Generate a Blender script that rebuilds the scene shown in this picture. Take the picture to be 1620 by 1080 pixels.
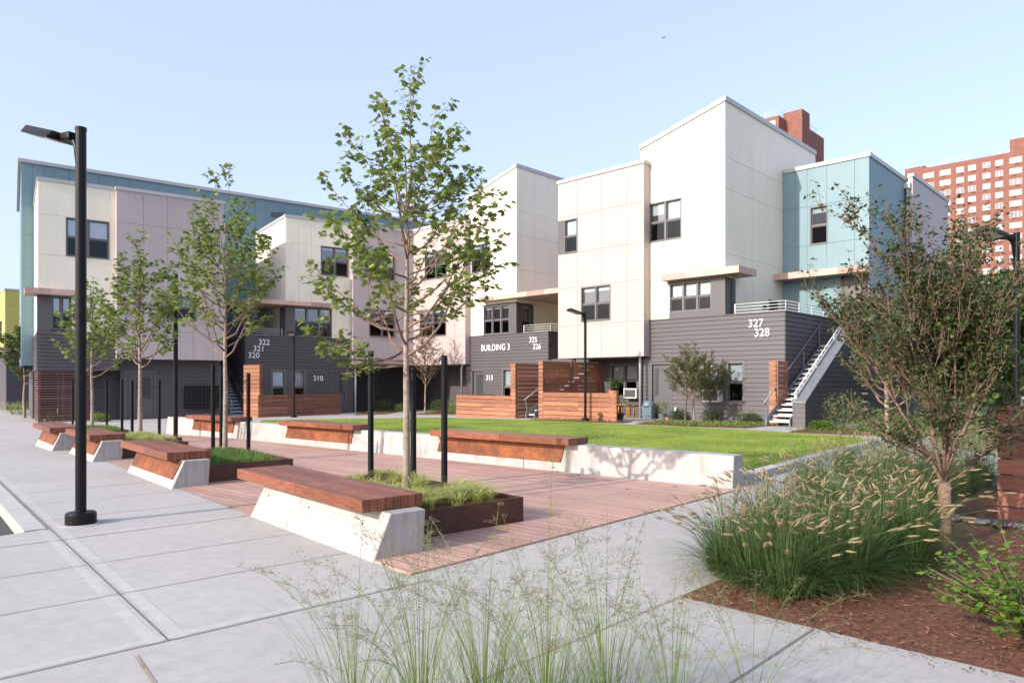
import bpy, math, random
from mathutils import Vector, Matrix
from math import radians, sin, cos, pi, tan, atan2, sqrt

for o in list(bpy.data.objects): bpy.data.objects.remove(o)
SC = bpy.context.scene
COL = SC.collection

# ------------------------------------------------------------------ camera
EYE, FOC, HOR, CX = 1.5, 1125.0, 604.0, 810.0
cam_d = bpy.data.cameras.new('camera'); cam = bpy.data.objects.new('camera', cam_d); COL.objects.link(cam)
cam.location = (0, 0, EYE); cam.rotation_euler = (radians(90), 0, 0)
cam_d.sensor_width = 36; cam_d.lens = 25.0; cam_d.shift_y = 64 / 1620.0
cam_d.clip_start = 0.05; cam_d.clip_end = 2000
SC.camera = cam

# ------------------------------------------------------------------ light
SUN_EL, SUN_AZ = 25.5, 51.8           # the light travels towards +Y turned AZ degrees to +X
w = bpy.data.worlds.new('World'); SC.world = w; w.use_nodes = True
nt = w.node_tree; bg = nt.nodes['Background']
sky = nt.nodes.new('ShaderNodeTexSky'); sky.sky_type = 'NISHITA'; sky.sun_disc = False
sky.sun_elevation = radians(SUN_EL); sky.sun_rotation = radians(180 + SUN_AZ)
sky.air_density = 1.0; sky.dust_density = 3.0; sky.ozone_density = 1.6; sky.altitude = 0
hz = nt.nodes.new('ShaderNodeMixRGB'); hz.blend_type = 'ADD'; hz.inputs[0].default_value = 1.0   # thin bright haze over the whole sky
hz.inputs[2].default_value = (2.6, 2.85, 4.1, 1)
nt.links.new(sky.outputs[0], hz.inputs[1]); nt.links.new(hz.outputs[0], bg.inputs[0]); bg.inputs[1].default_value = 0.15
sd = bpy.data.lights.new('sun', 'SUN'); sun = bpy.data.objects.new('sun', sd); COL.objects.link(sun)
sd.energy = 4.7; sd.angle = radians(0.6); sd.color = (1.0, 0.93, 0.84)
tr = Vector((sin(radians(SUN_AZ)) * cos(radians(SUN_EL)), cos(radians(SUN_AZ)) * cos(radians(SUN_EL)), -sin(radians(SUN_EL))))
sun.rotation_euler = tr.to_track_quat('-Z', 'Y').to_euler()
sun.location = (-20, -20, 30)
SC.view_settings.view_transform = 'Standard'; SC.view_settings.look = 'None'
SC.view_settings.exposure = 0.15; SC.view_settings.gamma = 1
SC.render.engine = 'CYCLES'

# ------------------------------------------------------------------ measuring helpers
UX, UY = 0.72203, -0.69186            # front direction of the right-hand row
SLOPE = 0.016
def ter(x, y):
    d = -(x * UX + y * UY)
    return -SLOPE * max(0.0, d - 18.0)
def G(px, py, z=0.0):
    a = (px - CX) / FOC; b = (py - HOR) / FOC
    Y = (EYE - z) / b
    k = -a * UX - UY
    if k * Y > 18: Y = (EYE - z - SLOPE * 18) / (b - SLOPE * k)
    return (a * Y, Y)
class Frame:
    def __init__(s, ox, oy, ax, ay):
        n = math.hypot(ax, ay); s.o = (ox, oy); s.a = (ax / n, ay / n); s.b = (-ay / n, ax / n)
        s.rz = atan2(ay, ax)
    def xy(s, u, v): return (s.o[0] + u * s.a[0] + v * s.b[0], s.o[1] + u * s.a[1] + v * s.b[1])
    def uv(s, x, y):
        dx, dy = x - s.o[0], y - s.o[1]
        return (dx * s.a[0] + dy * s.a[1], dx * s.b[0] + dy * s.b[1])
    def u(s, px, v):                  # where column px meets the plane v
        r = (px - CX) / FOC; x0, y0 = s.xy(0, v)
        return (r * y0 - x0) / (s.a[0] - r * s.a[1])
    def v(s, px, u):
        r = (px - CX) / FOC; x0, y0 = s.xy(u, 0)
        return (r * y0 - x0) / (s.b[0] - r * s.b[1])
    def z(s, py, u, v):
        return EYE + (HOR - py) / FOC * s.xy(u, v)[1]

# ------------------------------------------------------------------ mesh builder
class MB:
    def __init__(s): s.v = []; s.f = []; s.m = []; s.sm = []
    def face(s, pts, mi=0, smooth=False):
        n = len(s.v); s.v.extend(pts); s.f.append(tuple(range(n, n + len(pts)))); s.m.append(mi); s.sm.append(smooth)
    def hexa(s, p, mi=0):             # 8 points: bottom ring 0-3, top ring 4-7
        n = len(s.v); s.v.extend(p)
        for q in ((3, 2, 1, 0), (4, 5, 6, 7), (0, 1, 5, 4), (1, 2, 6, 5), (2, 3, 7, 6), (3, 0, 4, 7)):
            s.f.append(tuple(n + i for i in q)); s.m.append(mi); s.sm.append(False)
    def box(s, x0, x1, y0, y1, z0, z1, mi=0, T=None):
        p = [(x0, y0, z0), (x1, y0, z0), (x1, y1, z0), (x0, y1, z0), (x0, y0, z1), (x1, y0, z1), (x1, y1, z1), (x0, y1, z1)]
        if T: p = [T(*q) for q in p]
        s.hexa(p, mi)
    def tube(s, pts, rad, n=8, mi=0, cap=True):
        P = [Vector(p) for p in pts]
        if not hasattr(rad, '__len__'): rad = [rad] * len(P)
        base = len(s.v); ref = None
        for i, p in enumerate(P):
            d = (P[min(i + 1, len(P) - 1)] - P[max(i - 1, 0)])
            if d.length < 1e-9: d = Vector((0, 0, 1))
            d.normalize()
            if ref is None: ref = Vector((1, 0, 0)) if abs(d.x) < 0.8 else Vector((0, 1, 0))
            x = ref - d * ref.dot(d)
            if x.length < 1e-4: x = Vector((0, 1, 0)).cross(d)
            x.normalize(); ref = x; y = d.cross(x)
            for k in range(n):
                a = 2 * pi * k / n
                s.v.append(tuple(p + (x * cos(a) + y * sin(a)) * rad[i]))
        for i in range(len(P) - 1):
            for k in range(n):
                a = base + i * n + k; b = base + i * n + (k + 1) % n
                s.f.append((a, b, b + n, a + n)); s.m.append(mi); s.sm.append(True)
        if cap:
            s.f.append(tuple(base + k for k in reversed(range(n)))); s.m.append(mi); s.sm.append(False)
            e = base + (len(P) - 1) * n
            s.f.append(tuple(e + k for k in range(n))); s.m.append(mi); s.sm.append(False)
    def bar(s, p, q, w, h=None, mi=0):  # square bar from p to q
        h = h or w; P = Vector(p); Q = Vector(q); d = (Q - P).normalized()
        up = Vector((0, 0, 1)) if abs(d.z) < 0.95 else Vector((0, 1, 0))
        x = d.cross(up).normalized() * (w / 2); y = x.cross(d).normalized() * (h / 2)
        s.hexa([tuple(c) for c in (P - x - y, P + x - y, Q + x - y, Q - x - y, P - x + y, P + x + y, Q + x + y, Q - x + y)], mi)
    def lathe(s, prof, c=(0, 0, 0), n=16, mi=0):
        base = len(s.v)
        for r, z in prof:
            for k in range(n): s.v.append((c[0] + r * cos(2 * pi * k / n), c[1] + r * sin(2 * pi * k / n), c[2] + z))
        for i in range(len(prof) - 1):
            for k in range(n):
                a = base + i * n + k; b = base + i * n + (k + 1) % n
                s.f.append((a, b, b + n, a + n)); s.m.append(mi); s.sm.append(False)
        s.f.append(tuple(base + k for k in reversed(range(n)))); s.m.append(mi); s.sm.append(False)
        e = base + (len(prof) - 1) * n
        s.f.append(tuple(e + k for k in range(n))); s.m.append(mi); s.sm.append(False)
    def build(s, name, mats, parent=None, bevel=0, label=None):
        me = bpy.data.meshes.new(name); me.from_pydata(s.v, [], s.f)
        if not isinstance(mats, (list, tuple)): mats = [mats]
        for m in mats: me.materials.append(m)
        me.polygons.foreach_set('material_index', s.m); me.polygons.foreach_set('use_smooth', s.sm)
        me.update()
        o = bpy.data.objects.new(name, me); COL.objects.link(o)
        if parent: o.parent = parent
        if label: o['label'] = label
        if bevel:
            b = o.modifiers.new('bevel', 'BEVEL'); b.width = bevel; b.segments = 2; b.limit_method = 'ANGLE'; b.angle_limit = radians(40)
        return o

def tag(o, label, cat, group=None, kind=None):
    if label: o['label'] = label
    if cat: o['category'] = cat
    if group: o['group'] = group
    if kind: o['kind'] = kind
    return o
def thing(name, label, cat, loc=(0, 0, 0), rz=0.0, group=None):
    o = bpy.data.objects.new(name, None); COL.objects.link(o); o.empty_display_size = 0.3
    o.location = loc; o.rotation_euler = (0, 0, rz)
    return tag(o, label, cat, group)
def clone(root, loc, rz=None, label=None, sc=None):
    def cp(o, par):
        c = o.copy(); COL.objects.link(c)
        if par: c.parent = par
        for ch in list(o.children): cp(ch, c)
        return c
    r = cp(root, None); r.location = loc
    if rz is not None: r.rotation_euler = (0, 0, rz)
    if sc: r.scale = (sc, sc, sc)
    if label: r['label'] = label
    return r

# ------------------------------------------------------------------ materials
def new_mat(name):
    m = bpy.data.materials.new(name); m.use_nodes = True
    return m, m.node_tree, m.node_tree.nodes['Principled BSDF']
def noise(nt, scale, detail=4, coord='Object', vec=None, rough=0.6):
    n = nt.nodes.new('ShaderNodeTexNoise'); n.inputs['Scale'].default_value = scale; n.inputs['Detail'].default_value = detail
    n.inputs['Roughness'].default_value = rough
    if vec is None:
        tc = nt.nodes.new('ShaderNodeTexCoord'); vec = tc.outputs[coord]
    nt.links.new(vec, n.inputs['Vector']); return n
def ramp(nt, fac, stops):
    r = nt.nodes.new('ShaderNodeValToRGB'); e = r.color_ramp.elements
    while len(e) < len(stops): e.new(0.5)
    for i, (p, c) in enumerate(stops):
        e[i].position = p; e[i].color = (c[0], c[1], c[2], 1)
    nt.links.new(fac, r.inputs[0]); return r
def mapping(nt, scale=(1, 1, 1), rot=(0, 0, 0), coord='Object'):
    tc = nt.nodes.new('ShaderNodeTexCoord'); mp = nt.nodes.new('ShaderNodeMapping')
    mp.inputs['Scale'].default_value = scale; mp.inputs['Rotation'].default_value = rot
    nt.links.new(tc.outputs[coord], mp.inputs['Vector']); return mp.outputs[0]
def mul(c, k): return tuple(min(1, x * k) for x in c)
def mottled(name, col, var=0.12, scale=3.0, rough=0.7, bump=0.0, bscale=40, stretch=(1, 1, 1), metallic=0.0, spec=0.5):
    m, nt, p = new_mat(name)
    v = mapping(nt, stretch); n = noise(nt, scale, 5, vec=v)
    r = ramp(nt, n.outputs['Fac'], [(0.3, mul(col, 1 - var)), (0.7, mul(col, 1 + var))])
    nt.links.new(r.outputs[0], p.inputs['Base Color']); p.inputs['Roughness'].default_value = rough
    p.inputs['Metallic'].default_value = metallic; p.inputs['Specular IOR Level'].default_value = spec
    if bump:
        nb = noise(nt, bscale, 3, vec=v); b = nt.nodes.new('ShaderNodeBump'); b.inputs['Strength'].default_value = bump
        b.inputs['Distance'].default_value = 0.02
        nt.links.new(nb.outputs['Fac'], b.inputs['Height']); nt.links.new(b.outputs[0], p.inputs['Normal'])
    return m
def two_scale(name, c1, c2, s1, s2, c3=None, rough=0.85, bump=0.3, bscale=60, stretch=(1, 1, 1), lo=0.35, hi=0.65, k2=0.35, rot=(0, 0, 0)):
    m, nt, p = new_mat(name); v = mapping(nt, stretch, rot)
    a = noise(nt, s1, 6, vec=v); b = noise(nt, s2, 4, vec=v)
    r1 = ramp(nt, a.outputs['Fac'], [(lo, c1), (hi, c2)])
    r2 = ramp(nt, b.outputs['Fac'], [(0.35, (0.55, 0.55, 0.55)), (0.65, (1.25, 1.25, 1.25))])
    mx = nt.nodes.new('ShaderNodeMixRGB'); mx.blend_type = 'MULTIPLY'; mx.inputs[0].default_value = k2
    nt.links.new(r1.outputs[0], mx.inputs[1]); nt.links.new(r2.outputs[0], mx.inputs[2])
    nt.links.new(mx.outputs[0], p.inputs['Base Color']); p.inputs['Roughness'].default_value = rough
    if bump:
        bn = nt.nodes.new('ShaderNodeBump'); bn.inputs['Strength'].default_value = bump; bn.inputs['Distance'].default_value = 0.01
        nb = noise(nt, bscale, 4, vec=v)
        nt.links.new(nb.outputs['Fac'], bn.inputs['Height']); nt.links.new(bn.outputs[0], p.inputs['Normal'])
    return m
def leaf_mat(name, c1, c2, trans=0.35):
    m, nt, p = new_mat(name)
    g = nt.nodes.new('ShaderNodeNewGeometry')
    r = ramp(nt, g.outputs['Random Per Island'], [(0.0, c1), (0.55, tuple((a + b) / 2 for a, b in zip(c1, c2))), (1.0, c2)])
    nt.links.new(r.outputs[0], p.inputs['Base Color']); p.inputs['Roughness'].default_value = 0.5; p.inputs['Specular IOR Level'].default_value = 0.35
    t = nt.nodes.new('ShaderNodeBsdfTranslucent'); nt.links.new(r.outputs[0], t.inputs['Color'])
    mx = nt.nodes.new('ShaderNodeMixShader'); mx.inputs[0].default_value = trans
    nt.links.new(p.outputs[0], mx.inputs[1]); nt.links.new(t.outputs[0], mx.inputs[2])
    nt.links.new(mx.outputs[0], nt.nodes['Material Output'].inputs[0]); return m
def wood_mat(name, c1, c2, grain=(1, 14, 14), rough=0.55):
    m, nt, p = new_mat(name)
    v = mapping(nt, grain); n = noise(nt, 2.2, 6, vec=v, rough=0.7)
    g = nt.nodes.new('ShaderNodeNewGeometry')
    r = ramp(nt, n.outputs['Fac'], [(0.3, c1), (0.7, c2)])
    r2 = ramp(nt, g.outputs['Random Per Island'], [(0, (0.68, 0.66, 0.66)), (1, (1.3, 1.28, 1.25))])
    mx = nt.nodes.new('ShaderNodeMixRGB'); mx.blend_type = 'MULTIPLY'; mx.inputs[0].default_value = 1
    nt.links.new(r.outputs[0], mx.inputs[1]); nt.links.new(r2.outputs[0], mx.inputs[2])
    nt.links.new(mx.outputs[0], p.inputs['Base Color']); p.inputs['Roughness'].default_value = rough
    return m
def glass_mat(name, tint=(0.75, 0.78, 0.8), refl=0.16):
    m, nt, p = new_mat(name); nt.nodes.remove(p)
    t = nt.nodes.new('ShaderNodeBsdfTransparent'); t.inputs[0].default_value = (*tint, 1)
    g = nt.nodes.new('ShaderNodeBsdfGlossy'); g.inputs['Roughness'].default_value = 0.015; g.inputs[0].default_value = (0.95, 0.97, 1, 1)
    mx = nt.nodes.new('ShaderNodeMixShader')
    fr = nt.nodes.new('ShaderNodeLayerWeight'); fr.inputs[0].default_value = 0.5
    pw = nt.nodes.new('ShaderNodeMath'); pw.operation = 'POWER'; pw.inputs[1].default_value = 5; nt.links.new(fr.outputs['Facing'], pw.inputs[0])
    ad = nt.nodes.new('ShaderNodeMath'); ad.operation = 'ADD'; ad.inputs[1].default_value = refl + 0.035; ad.use_clamp = True
    nt.links.new(pw.outputs[0], ad.inputs[0]); nt.links.new(ad.outputs[0], mx.inputs[0])
    nt.links.new(t.outputs[0], mx.inputs[1]); nt.links.new(g.outputs[0], mx.inputs[2])
    nt.links.new(mx.outputs[0], nt.nodes['Material Output'].inputs[0]); return m
M = {}
def panel_mat(name, col):            # painted fibre-cement sheet: faint streaks
    m, nt, p = new_mat(name)
    v = mapping(nt, (2.5, 2.5, 0.25)); n = noise(nt, 2.0, 6, vec=v)
    v2 = mapping(nt, (1, 1, 1)); n2 = noise(nt, 0.35, 3, vec=v2)
    r = ramp(nt, n.outputs['Fac'], [(0.3, mul(col, 0.945)), (0.7, mul(col, 1.035))])
    r2 = ramp(nt, n2.outputs['Fac'], [(0.3, (0.96, 0.955, 0.95)), (0.7, (1.02, 1.02, 1.02))])
    mx = nt.nodes.new('ShaderNodeMixRGB'); mx.blend_type = 'MULTIPLY'; mx.inputs[0].default_value = 1
    nt.links.new(r.outputs[0], mx.inputs[1]); nt.links.new(r2.outputs[0], mx.inputs[2])
    nt.links.new(mx.outputs[0], p.inputs['Base Color']); p.inputs['Roughness'].default_value = 0.55
    return m
M['cream'] = panel_mat('cream_panel', (0.80, 0.75, 0.62))
M['pink'] = panel_mat('pink_panel', (0.47, 0.375, 0.355))
M['mauve'] = panel_mat('pink_panel_shaded', (0.43, 0.37, 0.375))  # same panel as pink, coloured darker and cooler for the shaded houses
M['blue'] = panel_mat('blue_panel', (0.17, 0.27, 0.31))
M['yellow'] = panel_mat('yellow_panel', (0.50, 0.47, 0.12))
M['siding'] = mottled('grey_siding', (0.064, 0.054, 0.059), 0.06, 2.0, 0.58, stretch=(1, 1, 8), spec=0.62)
M['greytrim'] = mottled('grey_trim', (0.072, 0.066, 0.070), 0.05, 2.0, 0.56, spec=0.8)
M['door'] = mottled('grey_door', (0.072, 0.070, 0.076), 0.05, 2.0, 0.55, spec=0.7)
M['coping'] = mottled('pale_coping', (0.42, 0.42, 0.43), 0.05, 2.0, 0.45)
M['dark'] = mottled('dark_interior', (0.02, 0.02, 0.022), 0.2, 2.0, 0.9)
M['glass'] = glass_mat('window_glass', (0.86, 0.88, 0.9), 0.10)
M['screen'] = mottled('insect_screen', (0.035, 0.036, 0.04), 0.1, 3, 0.5)
M['blind'] = mottled('white_blind', (0.62, 0.66, 0.66), 0.05, 2, 0.8)
M['winframe'] = mottled('window_frame_grey', (0.105, 0.102, 0.108), 0.04, 2, 0.5, spec=0.7)
M['canopy'] = wood_mat('canopy_timber', (0.36, 0.225, 0.19), (0.52, 0.37, 0.32), (2, 2, 6), 0.6)
M['cedar'] = wood_mat('cedar_slat', (0.22, 0.082, 0.040), (0.40, 0.17, 0.095), (2, 2, 12), 0.6)
M['ipe'] = wood_mat('oiled_seat_wood', (0.12, 0.036, 0.02), (0.28, 0.10, 0.048), (2.0, 16, 16), 0.38)
M['brownslat'] = wood_mat('brown_screen_slat', (0.10, 0.05, 0.04), (0.18, 0.095, 0.075), (3, 3, 10), 0.6)
M['black'] = mottled('black_metal', (0.006, 0.006, 0.007), 0.2, 5, 0.38, spec=0.22)
M['stake'] = mottled('black_stake', (0.010, 0.010, 0.011), 0.3, 12, 0.5, spec=0.2)
M['steel'] = mottled('galvanised_steel', (0.20, 0.215, 0.24), 0.12, 6, 0.45, metallic=0.35)
M['rail'] = mottled('pale_rail', (0.62, 0.62, 0.60), 0.05, 3, 0.4)
M['white'] = mottled('white_paint', (0.8, 0.8, 0.78), 0.04, 3, 0.4)
M['corten'] = two_scale('corten_steel', (0.13, 0.032, 0.010), (0.27, 0.080, 0.020), 2.2, 14, bump=0.25, bscale=50, rough=0.7, k2=0.6)
M['cortendark'] = two_scale('dark_corten', (0.055, 0.022, 0.014), (0.10, 0.038, 0.02), 2.5, 14, bump=0.2, rough=0.6, k2=0.5)
M['brick'] = None
M['bark'] = two_scale('pale_bark', (0.22, 0.16, 0.125), (0.38, 0.30, 0.245), 4, 22, bump=0.5, bscale=30, stretch=(1, 1, 2.2), k2=0.6)
M['twig'] = mottled('brown_twig', (0.22, 0.135, 0.10), 0.3, 6, 0.8)
M['darktwig'] = mottled('dark_twig', (0.16, 0.105, 0.08), 0.3, 6, 0.8)
M['leaf'] = leaf_mat('maple_leaf', (0.09, 0.15, 0.03), (0.34, 0.42, 0.11), 0.42)
M['leaf2'] = leaf_mat('small_leaf_dark', (0.03, 0.08, 0.016), (0.10, 0.17, 0.04), 0.25)
M['leafbrown'] = leaf_mat('bronze_leaf', (0.09, 0.07, 0.025), (0.22, 0.16, 0.07), 0.3)
M['leafbright'] = leaf_mat('bright_shrub_leaf', (0.05, 0.13, 0.014), (0.20, 0.31, 0.04), 0.4)
M['leaffar'] = leaf_mat('far_leaf', (0.025, 0.06, 0.015), (0.11, 0.16, 0.035), 0.25)
M['blade'] = leaf_mat('fountain_grass_blade', (0.035, 0.085, 0.022), (0.15, 0.21, 0.07), 0.3)
M['seed'] = leaf_mat('seed_head', (0.25, 0.18, 0.11), (0.42, 0.34, 0.19), 0.3)
M['wisp'] = leaf_mat('wispy_grass', (0.12, 0.22, 0.045), (0.32, 0.42, 0.13), 0.35)
M['wispseed'] = leaf_mat('wispy_panicle', (0.24, 0.22, 0.12), (0.42, 0.40, 0.22), 0.3)
M['yellowgrass'] = leaf_mat('yellow_green_grass', (0.28, 0.34, 0.06), (0.70, 0.68, 0.27), 0.35)
M['greengrass'] = leaf_mat('short_green_grass', (0.07, 0.16, 0.03), (0.20, 0.32, 0.07), 0.35)
M['lawnblade'] = leaf_mat('lawn_blade', (0.16, 0.26, 0.02), (0.36, 0.42, 0.05), 0.35)
M['shadecedar'] = wood_mat('shaded_cedar_slat', (0.17, 0.07, 0.045), (0.28, 0.12, 0.075), (2, 2, 12), 0.6)  # same cedar as the bright slats, with shade put into the colour
M['darkbark'] = two_scale('dark_bark', (0.07, 0.055, 0.05), (0.15, 0.115, 0.095), 4, 22, bump=0.5, bscale=30)
M['leaf2b'] = leaf_mat('small_olive_leaf', (0.05, 0.078, 0.02), (0.21, 0.215, 0.075), 0.25)
M['grassmix'] = leaf_mat('rough_grass', (0.10, 0.15, 0.04), (0.30, 0.30, 0.12), 0.3)
M['redplank'] = wood_mat('red_brown_plank', (0.16, 0.06, 0.04), (0.30, 0.12, 0.075), (2, 2, 12), 0.6)
M['stone'] = mottled('river_stone', (0.13, 0.11, 0.10), 0.5, 9, 0.7)
M['chips'] = leaf_mat('bark_chip', (0.05, 0.02, 0.012), (0.34, 0.17, 0.10), 0.0)
M['rustcover'] = mottled('rusty_cover', (0.16, 0.085, 0.07), 0.25, 20, 0.8)
M['bark2'] = two_scale('brown_bark', (0.16, 0.10, 0.07), (0.30, 0.20, 0.15), 5, 22, bump=0.6, bscale=30, stretch=(1, 1, 2.2), k2=0.7)
M['leafshrub'] = leaf_mat('shrub_tree_leaf', (0.030, 0.062, 0.018), (0.13, 0.165, 0.055), 0.25)
M['redtwig'] = mottled('red_brown_twig', (0.20, 0.115, 0.085), 0.3, 6, 0.8)
# ------------------------------------------------------------------ ground
def slab_concrete(name, c, lines=None):
    m, nt, p = new_mat(name)
    v = mapping(nt, (1, 1, 1)); a = noise(nt, 0.5, 6, vec=v); b = noise(nt, 9, 5, vec=v); cc = noise(nt, 160, 2, vec=v)
    vb = mapping(nt, (1.2, 40, 1), (0, 0, radians(-41))); br = noise(nt, 1.5, 4, vec=vb)
    r = ramp(nt, a.outputs['Fac'], [(0.3, mul(c, 0.9)), (0.7, mul(c, 1.06))])
    def m2(x, y, k):
        mx = nt.nodes.new('ShaderNodeMixRGB'); mx.blend_type = 'MULTIPLY'; mx.inputs[0].default_value = k
        nt.links.new(x, mx.inputs[1]); nt.links.new(y, mx.inputs[2]); return mx.outputs[0]
    x = m2(r.outputs[0], ramp(nt, b.outputs['Fac'], [(0.3, (0.86, 0.86, 0.87)), (0.7, (1.07, 1.06, 1.05))]).outputs[0], 0.8)
    x = m2(x, ramp(nt, cc.outputs['Fac'], [(0.35, (0.8, 0.8, 0.8)), (0.6, (1.08, 1.08, 1.08))]).outputs[0], 0.6)
    x = m2(x, ramp(nt, br.outputs['Fac'], [(0.35, (0.96, 0.96, 0.96)), (0.65, (1.03, 1.03, 1.03))]).outputs[0], 0.8)
    sp = nt.nodes.new('ShaderNodeTexVoronoi'); sp.inputs['Scale'].default_value = 5.5; nt.links.new(v, sp.inputs['Vector'])
    x = m2(x, ramp(nt, sp.outputs['Distance'], [(0.03, (0.55, 0.52, 0.5)), (0.075, (1, 1, 1))]).outputs[0], 0.5)
    st = noise(nt, 1.3, 7, vec=v, rough=0.7)
    x = m2(x, ramp(nt, st.outputs['Fac'], [(0.26, (0.88, 0.87, 0.86)), (0.40, (1, 1, 1))]).outputs[0], 0.6)
    nt.links.new(x, p.inputs['Base Color']); p.inputs['Roughness'].default_value = 0.75
    bn = nt.nodes.new('ShaderNodeBump'); bn.inputs['Strength'].default_value = 0.25; bn.inputs['Distance'].default_value = 0.004
    nt.links.new(cc.outputs['Fac'], bn.inputs['Height']); nt.links.new(bn.outputs[0], p.inputs['Normal'])
    return m
M['concrete'] = slab_concrete('pavement_concrete', (0.42, 0.40, 0.375))
M['edgeband'] = slab_concrete('smooth_slab_edge', (0.46, 0.44, 0.415))
M['joint'] = mottled('slab_joint', (0.16, 0.15, 0.14), 0.3, 8, 0.9)
M['jointbrown'] = mottled('sandy_joint', (0.30, 0.235, 0.18), 0.3, 14, 0.9)
M['asphalt'] = two_scale('asphalt', (0.04, 0.04, 0.042), (0.06, 0.06, 0.062), 3, 90)
M['soil'] = two_scale('grassy_soil', (0.07, 0.11, 0.03), (0.16, 0.17, 0.06), 0.6, 20)
M['lawnbase'] = two_scale('lawn_turf', (0.09, 0.17, 0.012), (0.26, 0.32, 0.035), 0.7, 25, bump=0.5, bscale=80)
M['mulch'] = two_scale('bark_mulch', (0.065, 0.025, 0.012), (0.25, 0.10, 0.05), 22, 60, bump=1.0, bscale=45, lo=0.3, hi=0.75, k2=0.8)
def wallconc():
    m, nt, p = new_mat('cast_concrete_stained')
    v = mapping(nt, (1, 1, 1)); a = noise(nt, 1.6, 7, vec=v, rough=0.65); vs = mapping(nt, (7, 7, 0.7)); s = noise(nt, 1.5, 5, vec=vs)
    r = ramp(nt, a.outputs['Fac'], [(0.32, (0.28, 0.262, 0.245)), (0.47, (0.385, 0.365, 0.35)), (0.7, (0.44, 0.42, 0.40))])
    r2 = ramp(nt, s.outputs['Fac'], [(0.32, (0.72, 0.68, 0.62)), (0.5, (1, 1, 1))])
    mx = nt.nodes.new('ShaderNodeMixRGB'); mx.blend_type = 'MULTIPLY'; mx.inputs[0].default_value = 0.7
    nt.links.new(r.outputs[0], mx.inputs[1]); nt.links.new(r2.outputs[0], mx.inputs[2])
    nt.links.new(mx.outputs[0], p.inputs['Base Color']); p.inputs['Roughness'].default_value = 0.7
    nb = noise(nt, 35, 3, vec=v); bn = nt.nodes.new('ShaderNodeBump'); bn.inputs['Strength'].default_value = 0.2; bn.inputs['Distance'].default_value = 0.01
    nt.links.new(nb.outputs['Fac'], bn.inputs['Height']); nt.links.new(bn.outputs[0], p.inputs['Normal'])
    return m
M['cast'] = wallconc()

def clip(poly, side):                 # keep d<=18 (side=-1) or d>=18 (side=1)
    f = lambda p: side * (-(p[0] * UX + p[1] * UY) - 18.0)
    out = []
    for i in range(len(poly)):
        a, b = poly[i], poly[(i + 1) % len(poly)]; fa, fb = f(a), f(b)
        if fa >= 0: out.append(a)
        if (fa > 0 > fb) or (fa < 0 < fb):
            t = fa / (fa - fb); out.append((a[0] + t * (b[0] - a[0]), a[1] + t * (b[1] - a[1])))
    return out
def sheet(name, poly, dz, mat, thick=0.0, mb=None):
    own = mb is None
    if own: mb = MB()
    area = sum(poly[i][0] * poly[(i + 1) % len(poly)][1] - poly[(i + 1) % len(poly)][0] * poly[i][1] for i in range(len(poly)))
    if area < 0: poly = poly[::-1]
    for s in (-1, 1):
        q = clip(poly, s)
        if len(q) > 2: mb.face([(x, y, ter(x, y) + dz) for x, y in q])
    if thick:
        for i in range(len(poly)):
            a, b = poly[i], poly[(i + 1) % len(poly)]
            za, zb = ter(*a) + dz, ter(*b) + dz
            mb.face([(a[0], a[1], za - thick), (b[0], b[1], zb - thick), (b[0], b[1], zb), (a[0], a[1], za)])
    if own: return tag(mb.build(name, mat), None, None, kind='structure')
PL = (-0.6557, 0.7550)               # along the row of benches, away to the left
PC = (0.7380, 0.6748)                # across the pavement (slab joints)
def along(p, d, t): return (p[0] + d[0] * t, p[1] + d[1] * t)
sheet('ground', [(-600, -200), (900, -200), (900, 1200), (-600, 1200)], -0.30, M['soil'])
cur = G(75.6, 837); curf = along(cur, PL, 90)
# carriageway and kerb
ka = along(cur, PC, -0.20)
asp = [ka, along(ka, PL, 95), along(along(ka, PL, 95), PC, -14), along(ka, PC, -14), (-12, 0), (-5.12, 6.75)]
sheet('road', asp, -0.135, M['asphalt'])
fr0 = along(cur, PC, -16)
pav = [along(cur, PC, 0), along(cur, PL, 95), (60, 75), (60, -12), (-12, -12), (-12, 0), (-5.15, 6.72), along(cur, PC, -.19)]
sheet('pavement', pav, 0.0, M['concrete'], thick=0.2)
mb = MB()
k = 0; L = 0
while L < 90:                        # kerb stones
    a = along(cur, PL, L + 0.006); b = along(cur, PL, L + 1.494); n = along(b, PC, -0.20); q = along(a, PC, -0.20)
    a, b = along(a, PC, -0.012), along(b, PC, -0.012)
    sheet('', [a, b, n, q], 0.012, None, 0.2, mb); L += 1.5
mb.build('kerb', M['edgeband'])['kind'] = 'structure'
# joints in the paving
jl = MB(); jb = MB(); bd = MB()
def strip(mbx, a, b, wd, dz):
    dx, dy = b[0] - a[0], b[1] - a[1]; n = math.hypot(dx, dy); nx, ny = -dy / n * wd / 2, dx / n * wd / 2
    sheet('', [(a[0] - nx, a[1] - ny), (b[0] - nx, b[1] - ny), (b[0] + nx, b[1] + ny), (a[0] + nx, a[1] + ny)], dz, None, 0, mbx)
jA = G(267, 1013)
deckc = G(650, 910)
long0 = jA
strip(jl, along(jA, PL, 0), along(jA, PL, 60), 0.012, 0.003)
strip(bd, along(along(jA, PL, 0), PC, 0.075), along(along(jA, PL, 60), PC, 0.075), 0.08, 0.0016)
strip(bd, along(along(jA, PL, 0), PC, -0.075), along(along(jA, PL, 60), PC, -0.075), 0.08, 0.0016)
TX = [(267, 1013), (190, 939), (140, 893)]
tvals = []
for p in TX:
    g = G(*p); t = ((g[0] - jA[0]) * PL[0] + (g[1] - jA[1]) * PL[1]); tvals.append(t)
step = 1.22
tvals = [0, tvals[1], tvals[2]] + [tvals[2] + step * (i + 1) for i in range(28)]
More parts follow.
